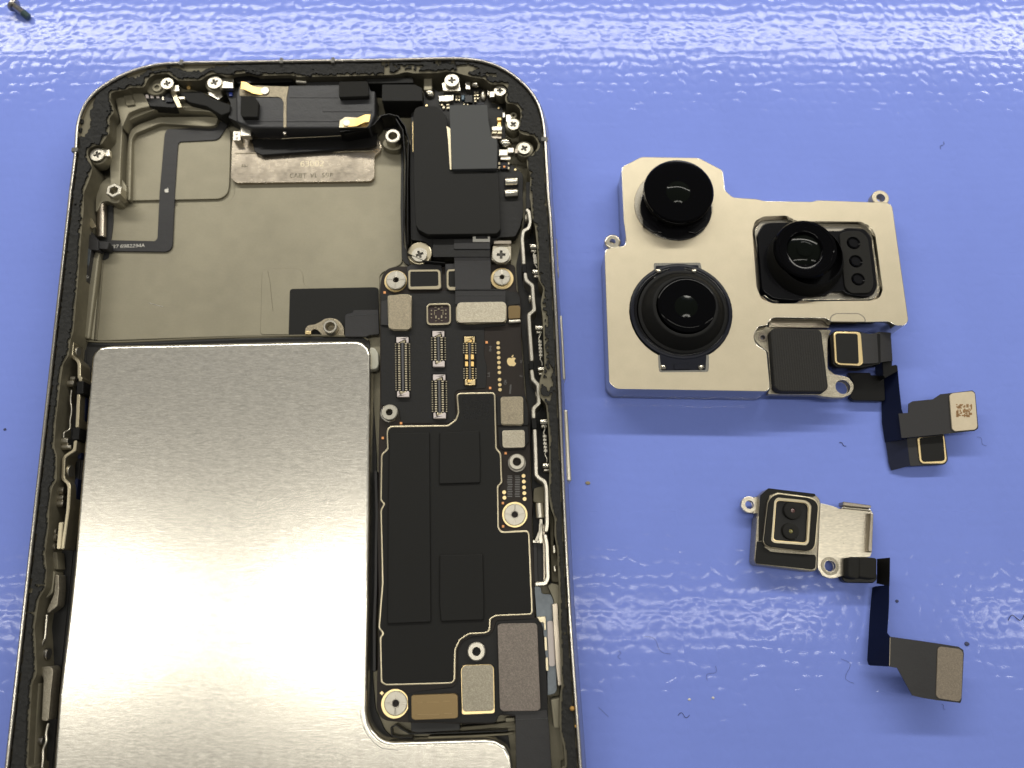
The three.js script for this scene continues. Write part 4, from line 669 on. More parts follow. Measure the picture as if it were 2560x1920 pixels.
roller(phone, 'small_roller', M.silver, 'F', 1994, 1125, 1998, 1185, 5.0, .32);
for (const [x, y] of [[1700, 440], [1740, 1260]]) roller(phone, 'side_screw', M.steel, 'D', x - 14, y, x + 12, y, 4.6, .75);
roller(phone, 'side_screw', M.steel, 'E', 1795, 850, 1815, 850, 4.6, .6);
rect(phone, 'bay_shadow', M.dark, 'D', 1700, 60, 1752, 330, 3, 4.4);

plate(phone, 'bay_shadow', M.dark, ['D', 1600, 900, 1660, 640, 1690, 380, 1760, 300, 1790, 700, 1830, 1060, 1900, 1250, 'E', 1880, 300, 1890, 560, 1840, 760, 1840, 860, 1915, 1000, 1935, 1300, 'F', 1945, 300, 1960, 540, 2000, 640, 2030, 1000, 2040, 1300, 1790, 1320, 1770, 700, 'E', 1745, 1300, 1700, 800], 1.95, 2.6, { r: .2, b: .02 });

// ---- left side: bracket, springs, rails
const LB = (list, w = .5) => strip(phone, 'side_bracket', M.rim, list, w, 3.2, 6.2, { r: .25, b: .1 });
LB(['H', 497, 92, 490, 190, 535, 225, 545, 250, 545, 340, 555, 345, 552, 370]);
LB(['H', 541, 455, 530, 690]); LB(['H', 520, 775, 512, 845, 455, 880, 437, 905, 432, 1040, 470, 1075, 476, 1110, 468, 1250, 430, 1530]);
for (const q of [['H', 553, 368, 552, 455], ['H', 528, 690, 520, 772]]) strip(phone, 'bracket_sleeve', M.gloss, q, .95, 3.2, 6.3, { r: .1 });
for (const [x0, x1, y, r] of [[470, 520, 385, .55], [490, 525, 350, .4], [430, 480, 785, .6], [395, 450, 1120, .62], [400, 445, 1175, .5], [400, 445, 1215, .5], [352, 398, 1410, .55], [352, 398, 1450, .5], [335, 390, 1510, .45], [430, 500, 825, .4]]) roller(phone, 'spring_roller', M.silver, 'H', x0, y, x1, y, 4.9, r);
rod(phone, 'spring_wire', M.silver, ['H', 495, 430, 5.2, 488, 500, 5.2, 495, 570, 5.2, 485, 640, 5.2, 480, 700, 5.2, 445, 720, 5.2, 440, 760, 5.2], .14, 40);
roller(phone, 'side_screw', M.steel, 'H', 505, 165, 545, 165, 4.8, .75); roller(phone, 'side_screw', M.steel, 'H', 455, 990, 495, 990, 4.6, .95);
for (const q of [['H', 588, 480, 572, 650], ['H', 557, 800, 545, 905], ['H', 530, 1040, 505, 1250, 465, 1535], ['H', 560, 500, 548, 660]]) strip(phone, 'foam_bar', M.navy, q, .5, 3, 4.6);
LB(['H', 420, 1340, 405, 1530], .7);
strip(phone, 'side_rail', M.rim, ['H', 320, 1640, 318, 1560, 335, 1380], .3, 4, 6.4);
plate(phone, 'steel_arm', M.canlight, ['I', 380, 322, 405, 322, 408, 420, 396, 540, 330, 592, 322, 570, 372, 455], 3.5, 5.4, { r: .25, b: .1, seg: 2 });
rod(phone, 'steel_arm_edge', M.silver, ['I', 325, 600, 5.3, 318, 680, 5.3, 310, 760, 5.3, 290, 800, 5.3, 282, 870, 5.3, 275, 950, 5.3], .2, 30);
plate(phone, 'steel_arm', M.canlight, ['I', 272, 962, 350, 955, 368, 985, 355, 1100, 335, 1325, 325, 1335, 285, 1332, 300, 1040, 278, 1005], 3.5, 5.6, { r: .3, b: .1, seg: 2 });
plate(phone, 'side_wall', M.khaki, ['I', 320, 290, 380, 300, 362, 450, 300, 500, 265, 510, 310, 420], 3, 5.4, { r: .3, b: .15, seg: 2 });
plate(phone, 'side_wall', M.khaki, ['I', 250, 800, 280, 800, 262, 1000, 240, 1010], 3, 5.4, { r: .2, b: .12 });
plate(phone, 'side_wall', M.ledge, ['I', 218, 1085, 275, 1070, 258, 1300, 240, 1659, 190, 1659], 3, 5.6, { r: .3, b: .15, seg: 2 });
plate(phone, 'side_wall', M.ledge, ['H', 315, 1560, 395, 1545, 400, 1640, 'I', 405, 290, 330, 280], 3, 5.0, { r: .4, b: .15, seg: 2 });
plate(phone, 'side_wall', M.ledge, ['H', 440, 240, 480, 230, 470, 480, 430, 700, 395, 850, 395, 640], 3, 4.6, { r: .3, b: .2, seg: 2 });
roller(phone, 'side_screw', M.bolt, 'I', 300, 870, 340, 870, 4.6, .8);
{ const P = pts3(['I', 335, 1350, 5.0, 320, 1420, 5.0, 322, 1470, 5.0, 300, 1530, 5.0, 298, 1600, 5.0, 290, 1659, 5.0]); put(phone, 'spring_wire', new THREE.TubeGeometry(new THREE.CatmullRomCurve3(P, false, 'centripetal'), 40, .2, 7), M.silver); }
roller(phone, 'side_screw', M.bolt, 'I', 268, 1470, 300, 1470, 4.8, .5);
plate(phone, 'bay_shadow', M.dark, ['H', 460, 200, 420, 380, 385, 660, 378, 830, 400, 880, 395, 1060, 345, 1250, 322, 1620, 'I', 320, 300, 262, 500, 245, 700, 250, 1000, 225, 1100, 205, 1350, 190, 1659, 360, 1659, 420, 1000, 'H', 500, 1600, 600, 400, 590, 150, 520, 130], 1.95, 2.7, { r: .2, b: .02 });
rod(phone, 'scratch', M.ledge, ['P', 180, 225, 2.39, 215, 400, 2.39, 235, 600, 2.39, 262, 850, 2.39], .04);
rod(phone, 'scratch', M.bolt, ['N', 920, 1150, 2.28, 1000, 1172, 2.28, 1070, 1190, 2.28], .05);

// ---------------------------------------------------------------- rear camera module
const cam = thing('camera_module', 'large triple rear camera block in a pale metal bracket with black ribbon tail', 'camera module', W('J', 1000, 850, 0).setY(0));
const CH = 5.5;
const pocket = ['J', 1003, 540, 1022, 480, 1080, 450, 1220, 446, 1290, 480, 1690, 484, 1755, 515, 1785, 570, 1832, 915, 1815, 965, 1770, 988, 1400, 992, 1340, 1006, 1140, 1008, 1060, 975, 1030, 900];
const lensHole = (h) => { const c = ring('J', 557, 1056, 328)(h), T = pts(['J', 392, 745, 680, 745, 692, 835, 735, 1360, 728, 1430, 425, 1430, 415, 1350, 388, 835], h); return c; };
const shell = plate(cam, 'bracket', [M.bracket, M.edge], ['J', 190, 142, 310, 80, 672, 86, 822, 165, 836, 290, 885, 335, 1040, 345, 1080, 357, 1385, 362, 1415, 352, 1862, 368, 1888, 392, 1990, 1112, 1965, 1142, 1905, 1142, 1868, 1116, 1725, 1120, 1500, 1118, 1472, 1095, 1135, 1092, 1108, 1118, 1104, 1140, 1042, 1148, 1016, 1205, 1030, 1258, 1098, 1300, 1120, 1530, 1100, 1556, 150, 1540, 106, 1500, 78, 690, 88, 660, 150, 644, 205, 640, 216, 610, 198, 480, 185, 170], .25, CH, { r: .5, b: .1, seg: 2, holes: [pocket, lensHole] });
for (const q of [['J', 388, 748, 682, 745, 690, 790, 690, 860, 392, 868, 388, 800], ['J', 415, 1325, 735, 1325, 735, 1400, 730, 1432, 425, 1434, 418, 1400]]) plate(shell, 'actuator_recess', M.edge, q, CH - .6, CH + .02, { r: .25, b: .01 });
for (const q of [['J', 400, 764, 670, 760, 674, 870, 398, 880], ['J', 424, 1310, 720, 1310, 714, 1420, 436, 1424]]) plate(shell, 'actuator_plate', M.blueblack, q, CH - .5, CH + .06, { r: .25, b: .03 });
for (const q of [['J', 490, 772, 580, 770, 580, 815, 490, 818], ['J', 515, 1380, 610, 1378, 612, 1415, 517, 1418]]) plate(shell, 'actuator_step', M.blueblack, q, CH - .1, CH + .2, { r: .1, b: .03 });
for (const [x, y] of [[418, 800], [640, 800], [448, 1402], [684, 1402]]) blob(shell, 'solder_bead', M.chrome, 'J', x, y, 19, 17, CH + .15, .42);
plate(shell, 'edge_notch', M.bracketshine, ['J', 1490, 1112, 1500, 1080, 1530, 1062, 1680, 1062, 1712, 1085, 1725, 1118], CH - .3, CH + .03, { r: .4, b: .01 });
plate(shell, 'notch_face', M.bracket, ['J', 1497, 1114, 1506, 1084, 1533, 1068, 1677, 1068, 1706, 1088, 1718, 1116], CH - .2, CH + .05, { r: .4, b: .01 });
// eyelets
disc(shell, 'eyelet', M.bracket, 'J', 1814, 338, 54, 3.2, 4.9, { b: .15, seg: 3, hole: 34 });
disc(shell, 'eyelet', M.bracketshine, 'J', 130, 612, 52, 2.2, 4.2, { b: .3, seg: 3, hole: 30 });
// ultra wide lens, upper left
const l1 = disc(cam, 'lens', M.barrelgloss, 'J', 528, 398, 226, CH - 1, CH + .3, { b: .12, seg: 2 });
disc(l1, 'lens_flange', M.bracketshine, 'J', 512, 382, 247, CH - .5, CH + .15, { b: .06 });
plate(l1, 'barrel_claw', M.barrelgloss, ['J', 318, 462, 400, 490, 440, 558, 385, 552, 322, 512], CH, CH + .7, { r: .15, b: .1, seg: 2 });
plate(l1, 'barrel_claw', M.barrelgloss, ['J', 640, 500, 722, 468, 716, 520, 650, 562, 600, 552], CH, CH + .7, { r: .15, b: .1, seg: 2 });
lathe(l1, 'lens_barrel', M.barrelgloss, 'J', 530, 350, CH, [[4.4, 0], [4.35, .6], [4.7, .75], [4.7, 1.4], [5.05, 1.5], [5.1, 2.2], [5.0, 2.6]]);
for (let k = 0; k < 5; k++) { const a = [.75, 1.25, 2.0, 2.5, 3.5][k], c = W('J', 530, 350, CH), g = new THREE.BoxGeometry(1.3, .9, .8); g.translate(0, .5, 4.8); g.rotateY(a - 1.57); g.translate(c.x, CH, c.z); put(l1, 'barrel_claw', g, k % 2 ? M.barrel : M.barrelgloss); }
{ const r = rad('J', 545, 296, 9, 217); lathe(l1, 'lens_front', M.glass, 'J', 545, 296, 8.6, [[.0001, .3], [r * .5, .3], [r * .85, .29], [r * .97, .22], [r, .05], [r, -.5], [r * .97, -.75], [r * .9, -.8]]);
  lathe(l1, 'lens_element', M.coated, 'J', 542, 302, 8.9, [[.0001, .32], [r * .12, .29], [r * .22, .2], [r * .3, .08], [r * .36, -.02]]);
  lathe(l1, 'lens_step', M.barrel, 'J', 545, 296, 7.9, [[r * .9, .3], [r * 1.0, .2], [r * 1.03, -.1], [r * 1.0, -1.2], [r * .95, -1.4]]); }
// telephoto lens, upper right, with three sensor openings beside it
const tray = plate(cam, 'lens_tray', M.plate, pocket, 2.6, 3.6, { r: .5, b: .05 });
plate(tray, 'tray_rim', M.bracketshine, ['J', 1020, 545, 1060, 478, 1240, 470, 1290, 495, 1685, 502, 1750, 530, 1765, 580, 1815, 910, 1790, 965, 1740, 978, 1350, 980, 1140, 990, 1075, 950], 3.4, 4.6, { r: .6, b: .1, seg: 2 });
const l2 = plate(tray, 'lens_body', M.barrelgloss, ['J', 1040, 560, 1075, 500, 1130, 492, 1250, 492, 1300, 540, 1560, 545, 1600, 525, 1710, 530, 1755, 575, 1795, 890, 1770, 950, 1720, 962, 1600, 945, 1580, 925, 1510, 928, 1480, 950, 1360, 955, 1290, 985, 1140, 972, 1070, 920], 3, 5.4, { r: .6, b: .15, seg: 3 });
const bx = ['J', 1352, 720];
lathe(tray, 'lens_barrel', M.barrel, 'J', 1335, 738, 5.2, [[rad('J', 1340, 700, 5.5, 240), 0], [rad('J', 1340, 700, 5.5, 236), .6], [rad('J', 1340, 700, 5.5, 214), 1.6], [rad('J', 1340, 700, 5.5, 205), 2.4], [rad('J', 1340, 700, 5.5, 198), 2.6]]);
{ const r = rad('J', 1340, 662, 8.6, 197); lathe(tray, 'lens_front', M.glass, 'J', 1340, 664, 8.0, [[r * .92, -.6], [r, -.4], [r * 1.01, .2], [r * .97, .5], [r * .88, .55], [r * .84, .4]]);
  lathe(tray, 'lens_bezel', M.glass, 'J', 1338, 658, 8.3, [[r * .52, -.5], [r * .58, .02], [r * .62, .1], [r * .88, .18], [r * .9, .1]]);
  lathe(tray, 'lens_element', M.coated, 'J', 1338, 660, 7.7, [[.0001, .52], [r * .14, .5], [r * .28, .42], [r * .42, .28], [r * .54, .1], [r * .6, 0]]);
  lathe(tray, 'lens_element', M.coated, 'J', 1338, 660, 8.18, [[.0001, .02], [r * .12, .06], [r * .2, .1], [r * .26, .04]]); }
const sensors = plate(tray, 'sensor_plate', M.foam, ['J', 1555, 560, 1600, 545, 1690, 545, 1735, 590, 1772, 880, 1750, 935, 1625, 938, 1590, 900], 5.2, 5.7, { r: .7, b: .08, seg: 2, holes: [ring('J', 1643, 622, 46), ring('J', 1658, 737, 46), ring('J', 1672, 850, 46)] });
for (const [x, y] of [[1643, 622], [1658, 737], [1672, 850]]) lathe(sensors, 'sensor_window', M.glass, 'J', x, y, 5.25, [[.0001, -.05], [.35, 0], [.7, .12], [1.0, .3], [1.15, .4]]);
// main lens, lower left
const l3 = disc(cam, 'lens', M.barrel, 'J', 557, 1056, 326, 2.5, 4.9, { b: .05 });
{ const r = rad('J', 557, 1056, 5.5, 326), q = 'J', x = 557, y = 1056;
  lathe(l3, 'lens_ring', M.blueblack, q, x, y, 5.05, [[r * .9, 0], [r * .985, .1], [r * .985, .5], [r * .96, .62], [r * .92, .62], [r * .91, .45], [r * .87, .4]]);
  lathe(l3, 'lens_ring', M.barrelgloss, q, x, y, 5.1, [[r * .92, .2], [r * .91, .5], [r * .89, .56], [r * .86, .5], [r * .85, .3]]);
  lathe(l3, 'lens_barrel', M.barrel, q, x + 8, y + 5, 4.9, [[r * .87, 0], [r * .86, .75], [r * .83, .85], [r * .8, .85], [r * .63, 2.75], [r * .6, 2.85], [r * .56, 2.8]]);
  const s = rad(q, 598, 1015, 8, 190);
  lathe(l3, 'lens_front', M.glass, q, 600, 1006, 7.4, [[.0001, .42], [s * .4, .42], [s * .8, .4], [s * .93, .32], [s, .1], [s * 1.02, -.4]]);
  lathe(l3, 'lens_element', M.coated, q, 592, 1020, 7.8, [[.0001, .28], [s * .1, .26], [s * .2, .19], [s * .32, .08], [s * .42, -.02]]); }
// lower right: padded sensor, threaded eye, connector and ribbon
const foot = plate(cam, 'mounting_foot', M.canlight, ['K', 150, 260, 172, 205, 215, 182, 270, 190, 300, 198, 800, 215, 770, 300, 770, 545, 830, 590, 900, 602, 945, 615, 985, 665, 990, 710, 960, 760, 900, 785, 820, 785, 720, 776, 680, 762, 262, 756, 290, 700, 270, 400, 205, 352, 160, 310], 2.2, 3.4, { r: .4, b: .1, seg: 2, holes: [ring('K', 895, 695, 67), ring('K', 225, 280, 34)] });
disc(foot, 'threaded_eye', M.plate, 'K', 225, 280, 40, 2.4, 3.5, { b: .08, seg: 2, hole: 24 });
plate(foot, 'woven_pad', M.fabric, ['K', 290, 225, 315, 200, 690, 208, 718, 235, 775, 700, 745, 735, 370, 732, 325, 700], 3.2, 5.0, { r: .5, b: .2, seg: 3 });
plate(foot, 'recess_wall', M.plate, ['K', 280, 165, 300, 122, 720, 122, 775, 160, 790, 200, 270, 195], 2, 3.3, { r: .4 });
const conn = plate(cam, 'connector', M.gloss, ['K', 800, 245, 830, 222, 1045, 228, 1080, 250, 1210, 240, 1215, 500, 1060, 535, 850, 530, 812, 500], 2.5, 4.3, { r: .4, b: .1, seg: 2 });
plate(conn, 'gold_border', M.palegold, ['K', 818, 250, 838, 230, 1028, 234, 1048, 250, 1068, 490, 1045, 518, 865, 510, 830, 485], 4.2, 4.6, { r: .35, b: .1, seg: 2 });
plate(conn, 'connector_top', M.tape, ['K', 835, 255, 850, 245, 1005, 248, 1020, 258, 1030, 490, 1018, 500, 870, 494, 848, 480], 4.4, 4.68, { r: .2, b: .03 });
const tail = sheet(cam, 'ribbon_cable', M.flex, ['K', 1040, 240, 4.5, 1140, 252, 4.5, 1200, 232, 4.2, 1250, 236, 3.9, 1296, 240, 3.4], ['K', 1062, 500, 4.5, 1150, 496, 4.5, 1215, 488, 4.2, 1265, 480, 3.9, 1312, 476, 3.4], .14, 4);
plate(cam, 'ribbon_fold', M.gloss, ['K', 1225, 470, 1310, 478, 1308, 515, 1345, 508, 1358, 560, 1250, 620, 1235, 600], .6, 3.2, { r: .06 });
plate(cam, 'ribbon_flap', M.gloss, ['K', 938, 575, 1128, 575, 1130, 597, 1222, 598, 1240, 590, 1250, 800, 1240, 812, 985, 808, 952, 780, 990, 700, 975, 640], .5, 1.4, { r: .2, b: .06 });
sheet(cam, 'ribbon_cable', M.navy, ['K', 1232, 590, 1.0, 1225, 700, .8, 1218, 830, .6, 1222, 1000, .5, 1248, 1160, .4], ['K', 1348, 515, 3.0, 1365, 700, 2.9, 1385, 880, 2.8, 1400, 920, 2.8, 1422, 1130, 2.7], .14);
const arm = sheet(cam, 'ribbon_arm', M.flex, ['K', 1362, 918, 2.8, 1444, 912, 2.8, 1446, 835, 2.8, 1478, 815, 2.8, 1650, 798, 2.9, 1712, 756, 2.9, 1980, 724, 3.0, 2002, 742, 3.0, 2006, 760, 3.0], ['K', 1388, 1122, 2.75, 1445, 1118, 2.8, 1450, 1117, 2.8, 1482, 1114, 2.8, 1690, 1094, 2.9, 1752, 1088, 2.9, 2000, 1062, 3.0, 2026, 1046, 3.0, 2030, 1030, 3.0], .16);
const tab = plate(cam, 'stiffener', M.sand, ['K', 1790, 765, 1812, 747, 1980, 730, 2002, 748, 2024, 1030, 2005, 1052, 1835, 1066, 1812, 1048], 2.95, 3.2, { r: .45, b: .03 });
{ const parts = []; for (let j = 0; j < 12; j++) for (let i = 0; i < 14; i++) if (vnoise(i * .9, j * .9, 311) * .5 + hash(i, j, 312) * .5 > .5) { const c = W('K', 1850 + i * 9.4, 844 + j * 9, 3.2), g = new THREE.BoxGeometry(.2, .02, .2); g.translate(c.x, 3.205, c.z); parts.push(g); } put(tab, 'laser_patch', parts, M.rust).userData.kind = 'stuff'; }
sheet(cam, 'ribbon_cable', M.navy, ['K', 1255, 1160, .6, 1268, 1250, .5, 1280, 1340, .4, 1300, 1396, .4], ['K', 1430, 1122, 1.6, 1440, 1200, 1.6, 1450, 1300, 1.6, 1460, 1355, 1.5], .14);
plate(cam, 'ribbon_arm', M.flex, ['K', 1428, 1125, 1745, 1085, 1778, 1310, 1750, 1345, 1600, 1350, 1458, 1358], 1.2, 1.5, { r: .35, b: .03 });
const c2 = plate(cam, 'gold_border', M.palegold, ['K', 1518, 1120, 1745, 1100, 1768, 1308, 1742, 1336, 1562, 1338, 1540, 1312], 1.4, 1.7, { r: .35, b: .06, seg: 2 });
plate(cam, 'connector_top', M.tape, ['K', 1540, 1122, 1735, 1102, 1752, 1300, 1735, 1315, 1575, 1322, 1558, 1305], 1.5, 1.8, { r: .25, b: .03 });

// ---------------------------------------------------------------- front camera module
const fc = thing('front_camera', 'small twin-lens camera on a brushed metal plate with dark ribbon cable', 'camera module', W('L', 650, 450, 0).setY(0));
const FH = 2.9;
const wing = plate(fc, 'mounting_plate', M.brush, ['L', 692, 215, 785, 236, 805, 245, 828, 256, 848, 248, 852, 222, 1045, 262, 1060, 290, 1050, 552, 1038, 590, 890, 590, 882, 708, 835, 722, 795, 735, 755, 736, 708, 718, 675, 665, 680, 500], .9, 1.7, { r: .25, b: .06, seg: 2, holes: [ring('L', 760, 650, 41)] });
disc(wing, 'hole_ring', M.canlight, 'L', 760, 650, 62, 1.65, 1.76, { b: .02, hole: 42 });
plate(wing, 'folded_lip', M.plate, ['L', 850, 204, 1045, 230, 1046, 252, 850, 232], 1.2, 2.9, { r: .15, b: .08 });
plate(wing, 'folded_lip', M.brush, ['L', 848, 236, 1046, 258, 1046, 272, 848, 250], 1.2, 2.3, { r: .1, b: .1, seg: 2 });
plate(wing, 'folded_lip', M.plate, ['L', 1040, 282, 1062, 288, 1052, 556, 1026, 548], 1.2, 2.7, { r: .1, b: .1, seg: 2 });
disc(fc, 'eyelet', M.brush, 'L', 204, 226, 58, 1.0, 1.9, { b: .1, seg: 2, hole: 34 });
plate(fc, 'eyelet_arm', M.brush, ['L', 232, 172, 285, 172, 285, 288, 225, 284, 248, 265, 256, 226, 250, 195], 1.0, 1.9, { r: .06, b: .06 });
const can2 = plate(fc, 'camera_can', M.canlight, ['L', 255, 315, 268, 300, 278, 160, 335, 110, 655, 150, 690, 185, 698, 215, 680, 520, 672, 680, 640, 690, 250, 640, 236, 615], .2, FH, { r: .35, b: .2, seg: 3 });
plate(can2, 'black_label', M.tape, ['L', 270, 290, 280, 160, 335, 112, 655, 150, 662, 165, 640, 172, 400, 140, 345, 160, 318, 230, 300, 470, 268, 480], FH - .05, FH + .12, { r: .1, b: .02 });
plate(can2, 'black_label', M.tape, ['L', 255, 480, 298, 480, 310, 520, 350, 550, 450, 560, 655, 572, 664, 590, 660, 660, 640, 674, 250, 632, 244, 610], FH - .05, FH + .12, { r: .12, b: .02 });
plate(can2, 'raised_bezel', M.rim, ['L', 296, 480, 330, 190, 385, 142, 620, 172, 668, 195, 688, 230, 665, 510, 640, 545, 600, 552, 350, 525, 310, 505], FH, FH + .6, { r: .9, b: .1, seg: 2, holes: [['L', 346, 478, 368, 192, 395, 168, 602, 190, 640, 225, 624, 490, 600, 514, 372, 494]] });
plate(can2, 'foam_ring', M.foam, ['L', 305, 478, 338, 195, 390, 150, 618, 178, 662, 200, 680, 232, 658, 505, 635, 540, 600, 546, 352, 518, 318, 500], FH + .4, FH + .95, { r: .9, b: .12, seg: 2, holes: [['L', 348, 478, 370, 195, 395, 170, 600, 190, 640, 225, 622, 490, 600, 512, 375, 495]] });
plate(can2, 'inner_frame', M.rim, ['L', 346, 478, 368, 192, 395, 168, 602, 190, 640, 225, 624, 490, 600, 514, 372, 494], FH + .4, FH + .85, { r: .5, b: .06, seg: 2, holes: [['L', 364, 465, 384, 205, 400, 192, 590, 208, 618, 235, 604, 478, 585, 495, 380, 478]] });
plate(can2, 'inner_frame', M.palegold, ['L', 356, 472, 376, 198, 398, 180, 596, 199, 630, 230, 614, 484, 592, 504, 376, 486], FH + .3, FH + .6, { r: .5, b: .04, holes: [['L', 368, 461, 387, 209, 402, 196, 588, 212, 614, 237, 600, 474, 582, 490, 384, 474]] });
plate(can2, 'lens_well', M.gloss, ['L', 362, 465, 382, 205, 400, 192, 592, 208, 618, 235, 606, 478, 585, 495, 378, 478], FH, FH + .35, { r: .3, b: .02 });
for (const [x, y, r, m] of [[495, 270, 62, M.rose], [482, 412, 58, M.yellow]]) {
  const R = rad('L', x, y, FH + 1, r);
  const b2 = lathe(can2, 'lens', M.foam, 'L', x, y, FH + .3, [[R * .22, .5], [R * .3, .62], [R * .8, .7], [R * .95, .62], [R, .4], [R, 0]]);
  lathe(can2, 'lens_pupil', m, 'L', x, y, FH + .3, [[.0001, .62], [R * .1, .6], [R * .2, .56], [R * .26, .5]]);
}
for (const [x0, x1] of [[886, 966], [962, 1086]]) plate(fc, 'cable_boot', M.foam, ['L', x0, 596, x0 + 14, 588, x1 - 10, 594, x1, 604, x1 - 2, 730, x1 - 14, 742, x0 + 10, 730, x0, 718], .8, 3.4, { r: .3, b: .25, seg: 3 });
plate(fc, 'boot_base', M.gloss, ['L', 840, 710, 890, 700, 1085, 700, 1085, 745, 1060, 768, 870, 765, 845, 745], .3, 1.6, { r: .3, b: .1 });
sheet(fc, 'ribbon_cable', M.gloss, ['L', 1085, 600, 1.6, 1085, 700, 1.5, 1082, 770, 1.4], ['L', 1172, 592, 3.2, 1170, 700, 3.3, 1167, 790, 3.3], .14);
sheet(fc, 'ribbon_cable', M.navy, ['L', 1076, 790, 1.2, 1052, 800, .9, 1042, 900, .8, 1034, 1000, .9, 1026, 1150, 1.2, 1017, 1300, 1.6, 1026, 1332, 1.6, 1040, 1338, 1.6], ['L', 1166, 780, 3.3, 1166, 800, 3.3, 1165, 900, 3.4, 1160, 1000, 3.6, 1152, 1110, 3.8, 1176, 1140, 4.2, 1172, 1340, 4.2, 1168, 1345, 4.2], .14);
sheet(fc, 'ribbon_arm', M.flex, ['L', 1176, 1138, 4.2, 1260, 1150, 4.3, 1390, 1168, 4.4, 1440, 1176, 4.3, 1500, 1184, 4.2, 1650, 1208, 4.0, 1682, 1230, 4.0, 1686, 1260, 4.0], ['L', 1170, 1346, 4.2, 1225, 1354, 4.3, 1330, 1545, 4.4, 1400, 1562, 4.3, 1500, 1578, 4.2, 1640, 1594, 4.0, 1662, 1598, 4.0, 1670, 1575, 4.0], .16);
sheet(fc, 'ribbon_arm', M.flex, ['L', 1225, 1250, 4.27, 1290, 1250, 4.3, 1360, 1300, 4.36], ['L', 1225, 1354, 4.28, 1285, 1385, 4.3, 1322, 1470, 4.36], .15);
rod(fc, 'ribbon_edge', M.sand, ['L', 1176, 1145, 4.24, 1172, 1340, 4.24], .035);
plate(fc, 'stiffener', M.beige, ['L', 1506, 1222, 1524, 1206, 1660, 1224, 1682, 1248, 1670, 1565, 1652, 1588, 1512, 1566, 1494, 1545], 3.9, 4.35, { r: .35, b: .04 });

// ---------------------------------------------------------------- loose screw, lint and specks
{
  const s = thing('loose_screw', 'tiny dark screw lying on the mat at its far left corner', 'screw', W('M', 170, 90, 0).setY(0));
  const a = W('M', 118, 45, 1.3), b2 = W('M', 255, 155, .55), d = b2.clone().sub(a), L2 = d.length();
  const turn = (prof, name, m) => { const g = toCreasedNormals(new THREE.LatheGeometry(prof.map(([u, v]) => new THREE.Vector2(u, v)), 28).toNonIndexed(), .5); g.applyQuaternion(new THREE.Quaternion().setFromUnitVectors(new THREE.Vector3(0, 1, 0), d.clone().normalize())); g.translate(a.x, a.y, a.z); return put(s, name, g, m); };
  turn([[.0001, -.35], [.9, -.35], [1.15, -.2], [1.2, .1], [1.1, .3], [.6, .35]], 'head', M.bolt);
  const thread = [[.6, .3]]; for (let y = .4; y < L2 * .62; y += .2) thread.push([.66, y], [.56, y + .1]);
  turn([...thread, [.55, L2 * .62]], 'thread', M.bolt);
  const tip = [[.6, L2 * .6]]; for (let y = L2 * .62; y < L2 - .3; y += .2) tip.push([.64, y], [.55, y + .1]);
  turn([...tip, [.45, L2 - .15], [.0001, L2]], 'coated_tip', M.green);
}
const lint = (label, list, r = .016) => { const P = pts3(list), o = P[0].clone().setY(0), g = thing('lint_fibre', label, 'fibre', o, 'stray fibres on the blue mat'); put(g, 'strand', new THREE.TubeGeometry(new THREE.CatmullRomCurve3(P, false, 'centripetal'), 40, r, 5), M.fibre); };
const hair = (label, z, x, y, l, turn, curl, r) => { const q = [z]; for (let k = 0; k <= 7; k++) { const t = k / 7 - .5; q.push(x + l * (t * Math.cos(turn) - curl * Math.sin(t * 7) * .25 * Math.sin(turn)), y + l * (t * Math.sin(turn) + curl * Math.sin(t * 7) * .25 * Math.cos(turn)), .06 + .05 * Math.sin(k * 2)); } lint(label, q, r); };
hair('long thin fibre lying below the lower glare beside the phone', 'T', 465, 405, 150, .65, .4);
hair('short curled fibre close to the phone edge', 'T', 283, 452, 40, 1.4, .9);
hair('curved fibre in the open mat below the small camera', 'T', 722, 540, 80, 2.2, .7);
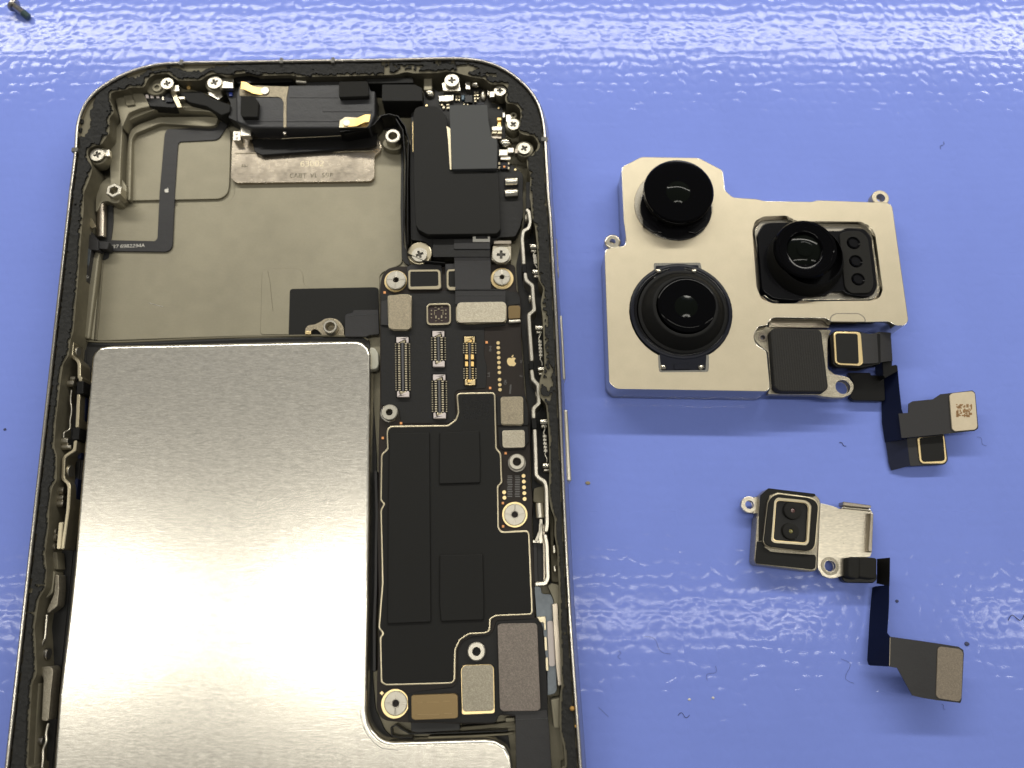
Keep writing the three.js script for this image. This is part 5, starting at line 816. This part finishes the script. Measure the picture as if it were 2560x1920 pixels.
hair('thin looped fibre left of the lower cable arm', 'T', 1372, 530, 130, 1.2, .7);
hair('straight dark fibre by the phone lower right edge', 'T', 208, 725, 65, .75, .05);
hair('dark forked wisp in the lower middle of the mat', 'T', 590, 740, 55, .1, .8, .035);
hair('faint fibre under the tip of the cable arm', 'T', 1828, 700, 30, 1.1, .5);
hair('dark shred on the right glare patch', 'T', 2175, 275, 80, -.2, .8, .05);
hair('crossed fibre beside the ribbon tail', 'K', 895, 1175, 65, .55, .4, .05);
hair('small dark fibre right of the sand connector', 'K', 2060, 1150, 110, .8, .5);
hair('forked fibre beyond the camera block eyelet', 'S', 1822, 692, 34, 2.1, .6, .04);
const speck = (label, z, x, y, r, m) => { const g = thing('speck', label, 'speck', W(z, x, y, 0).setY(0), 'specks on the blue mat'), c = new THREE.DodecahedronGeometry(r, 1), p = c.attributes.position, cc = W(z, x, y, .06); for (let i = 0; i < p.count; i++) { const k = 1 + .3 * (vnoise(p.getX(i) * 9 + x, p.getZ(i) * 9 + y, 81) - .5); p.setXYZ(i, p.getX(i) * k * 1.2 + cc.x, Math.max(.005, p.getY(i) * .5 + .05), p.getZ(i) * k + cc.z); } c.computeVertexNormals(); put(g, 'grain', c, m); };
speck('tan crumb on the mat right of the phone volume buttons', 'Q', 680, 378, .3, M.crumb);
speck('dark crumb between cable tip and right glare', 'T', 1940, 400, .3, M.fibre);
speck('dark speck left of the phone', 'H', 33, 700, .2, M.fibre);
speck('black speck right of the small camera ribbon', 'T', 1607, 196, .22, M.fibre);
speck('pale speck in the lower middle mat', 'T', 617, 664, .18, M.white);
speck('pale speck right of the other pale one', 'T', 730, 657, .17, M.white);
{ const g = put(phone, 'gasket_crumb', new THREE.DodecahedronGeometry(.32, 1).translate(...W('T', 58, 708, 7.7).toArray()), mat('amber_crumb', [.45, .25, .06], .5)); put(phone, 'gasket_crumb', new THREE.DodecahedronGeometry(.2, 1).translate(...W('T', 76, 792, 7.7).toArray()), g.material); }

scene.environment = null;
renderer.render(scene, camera);
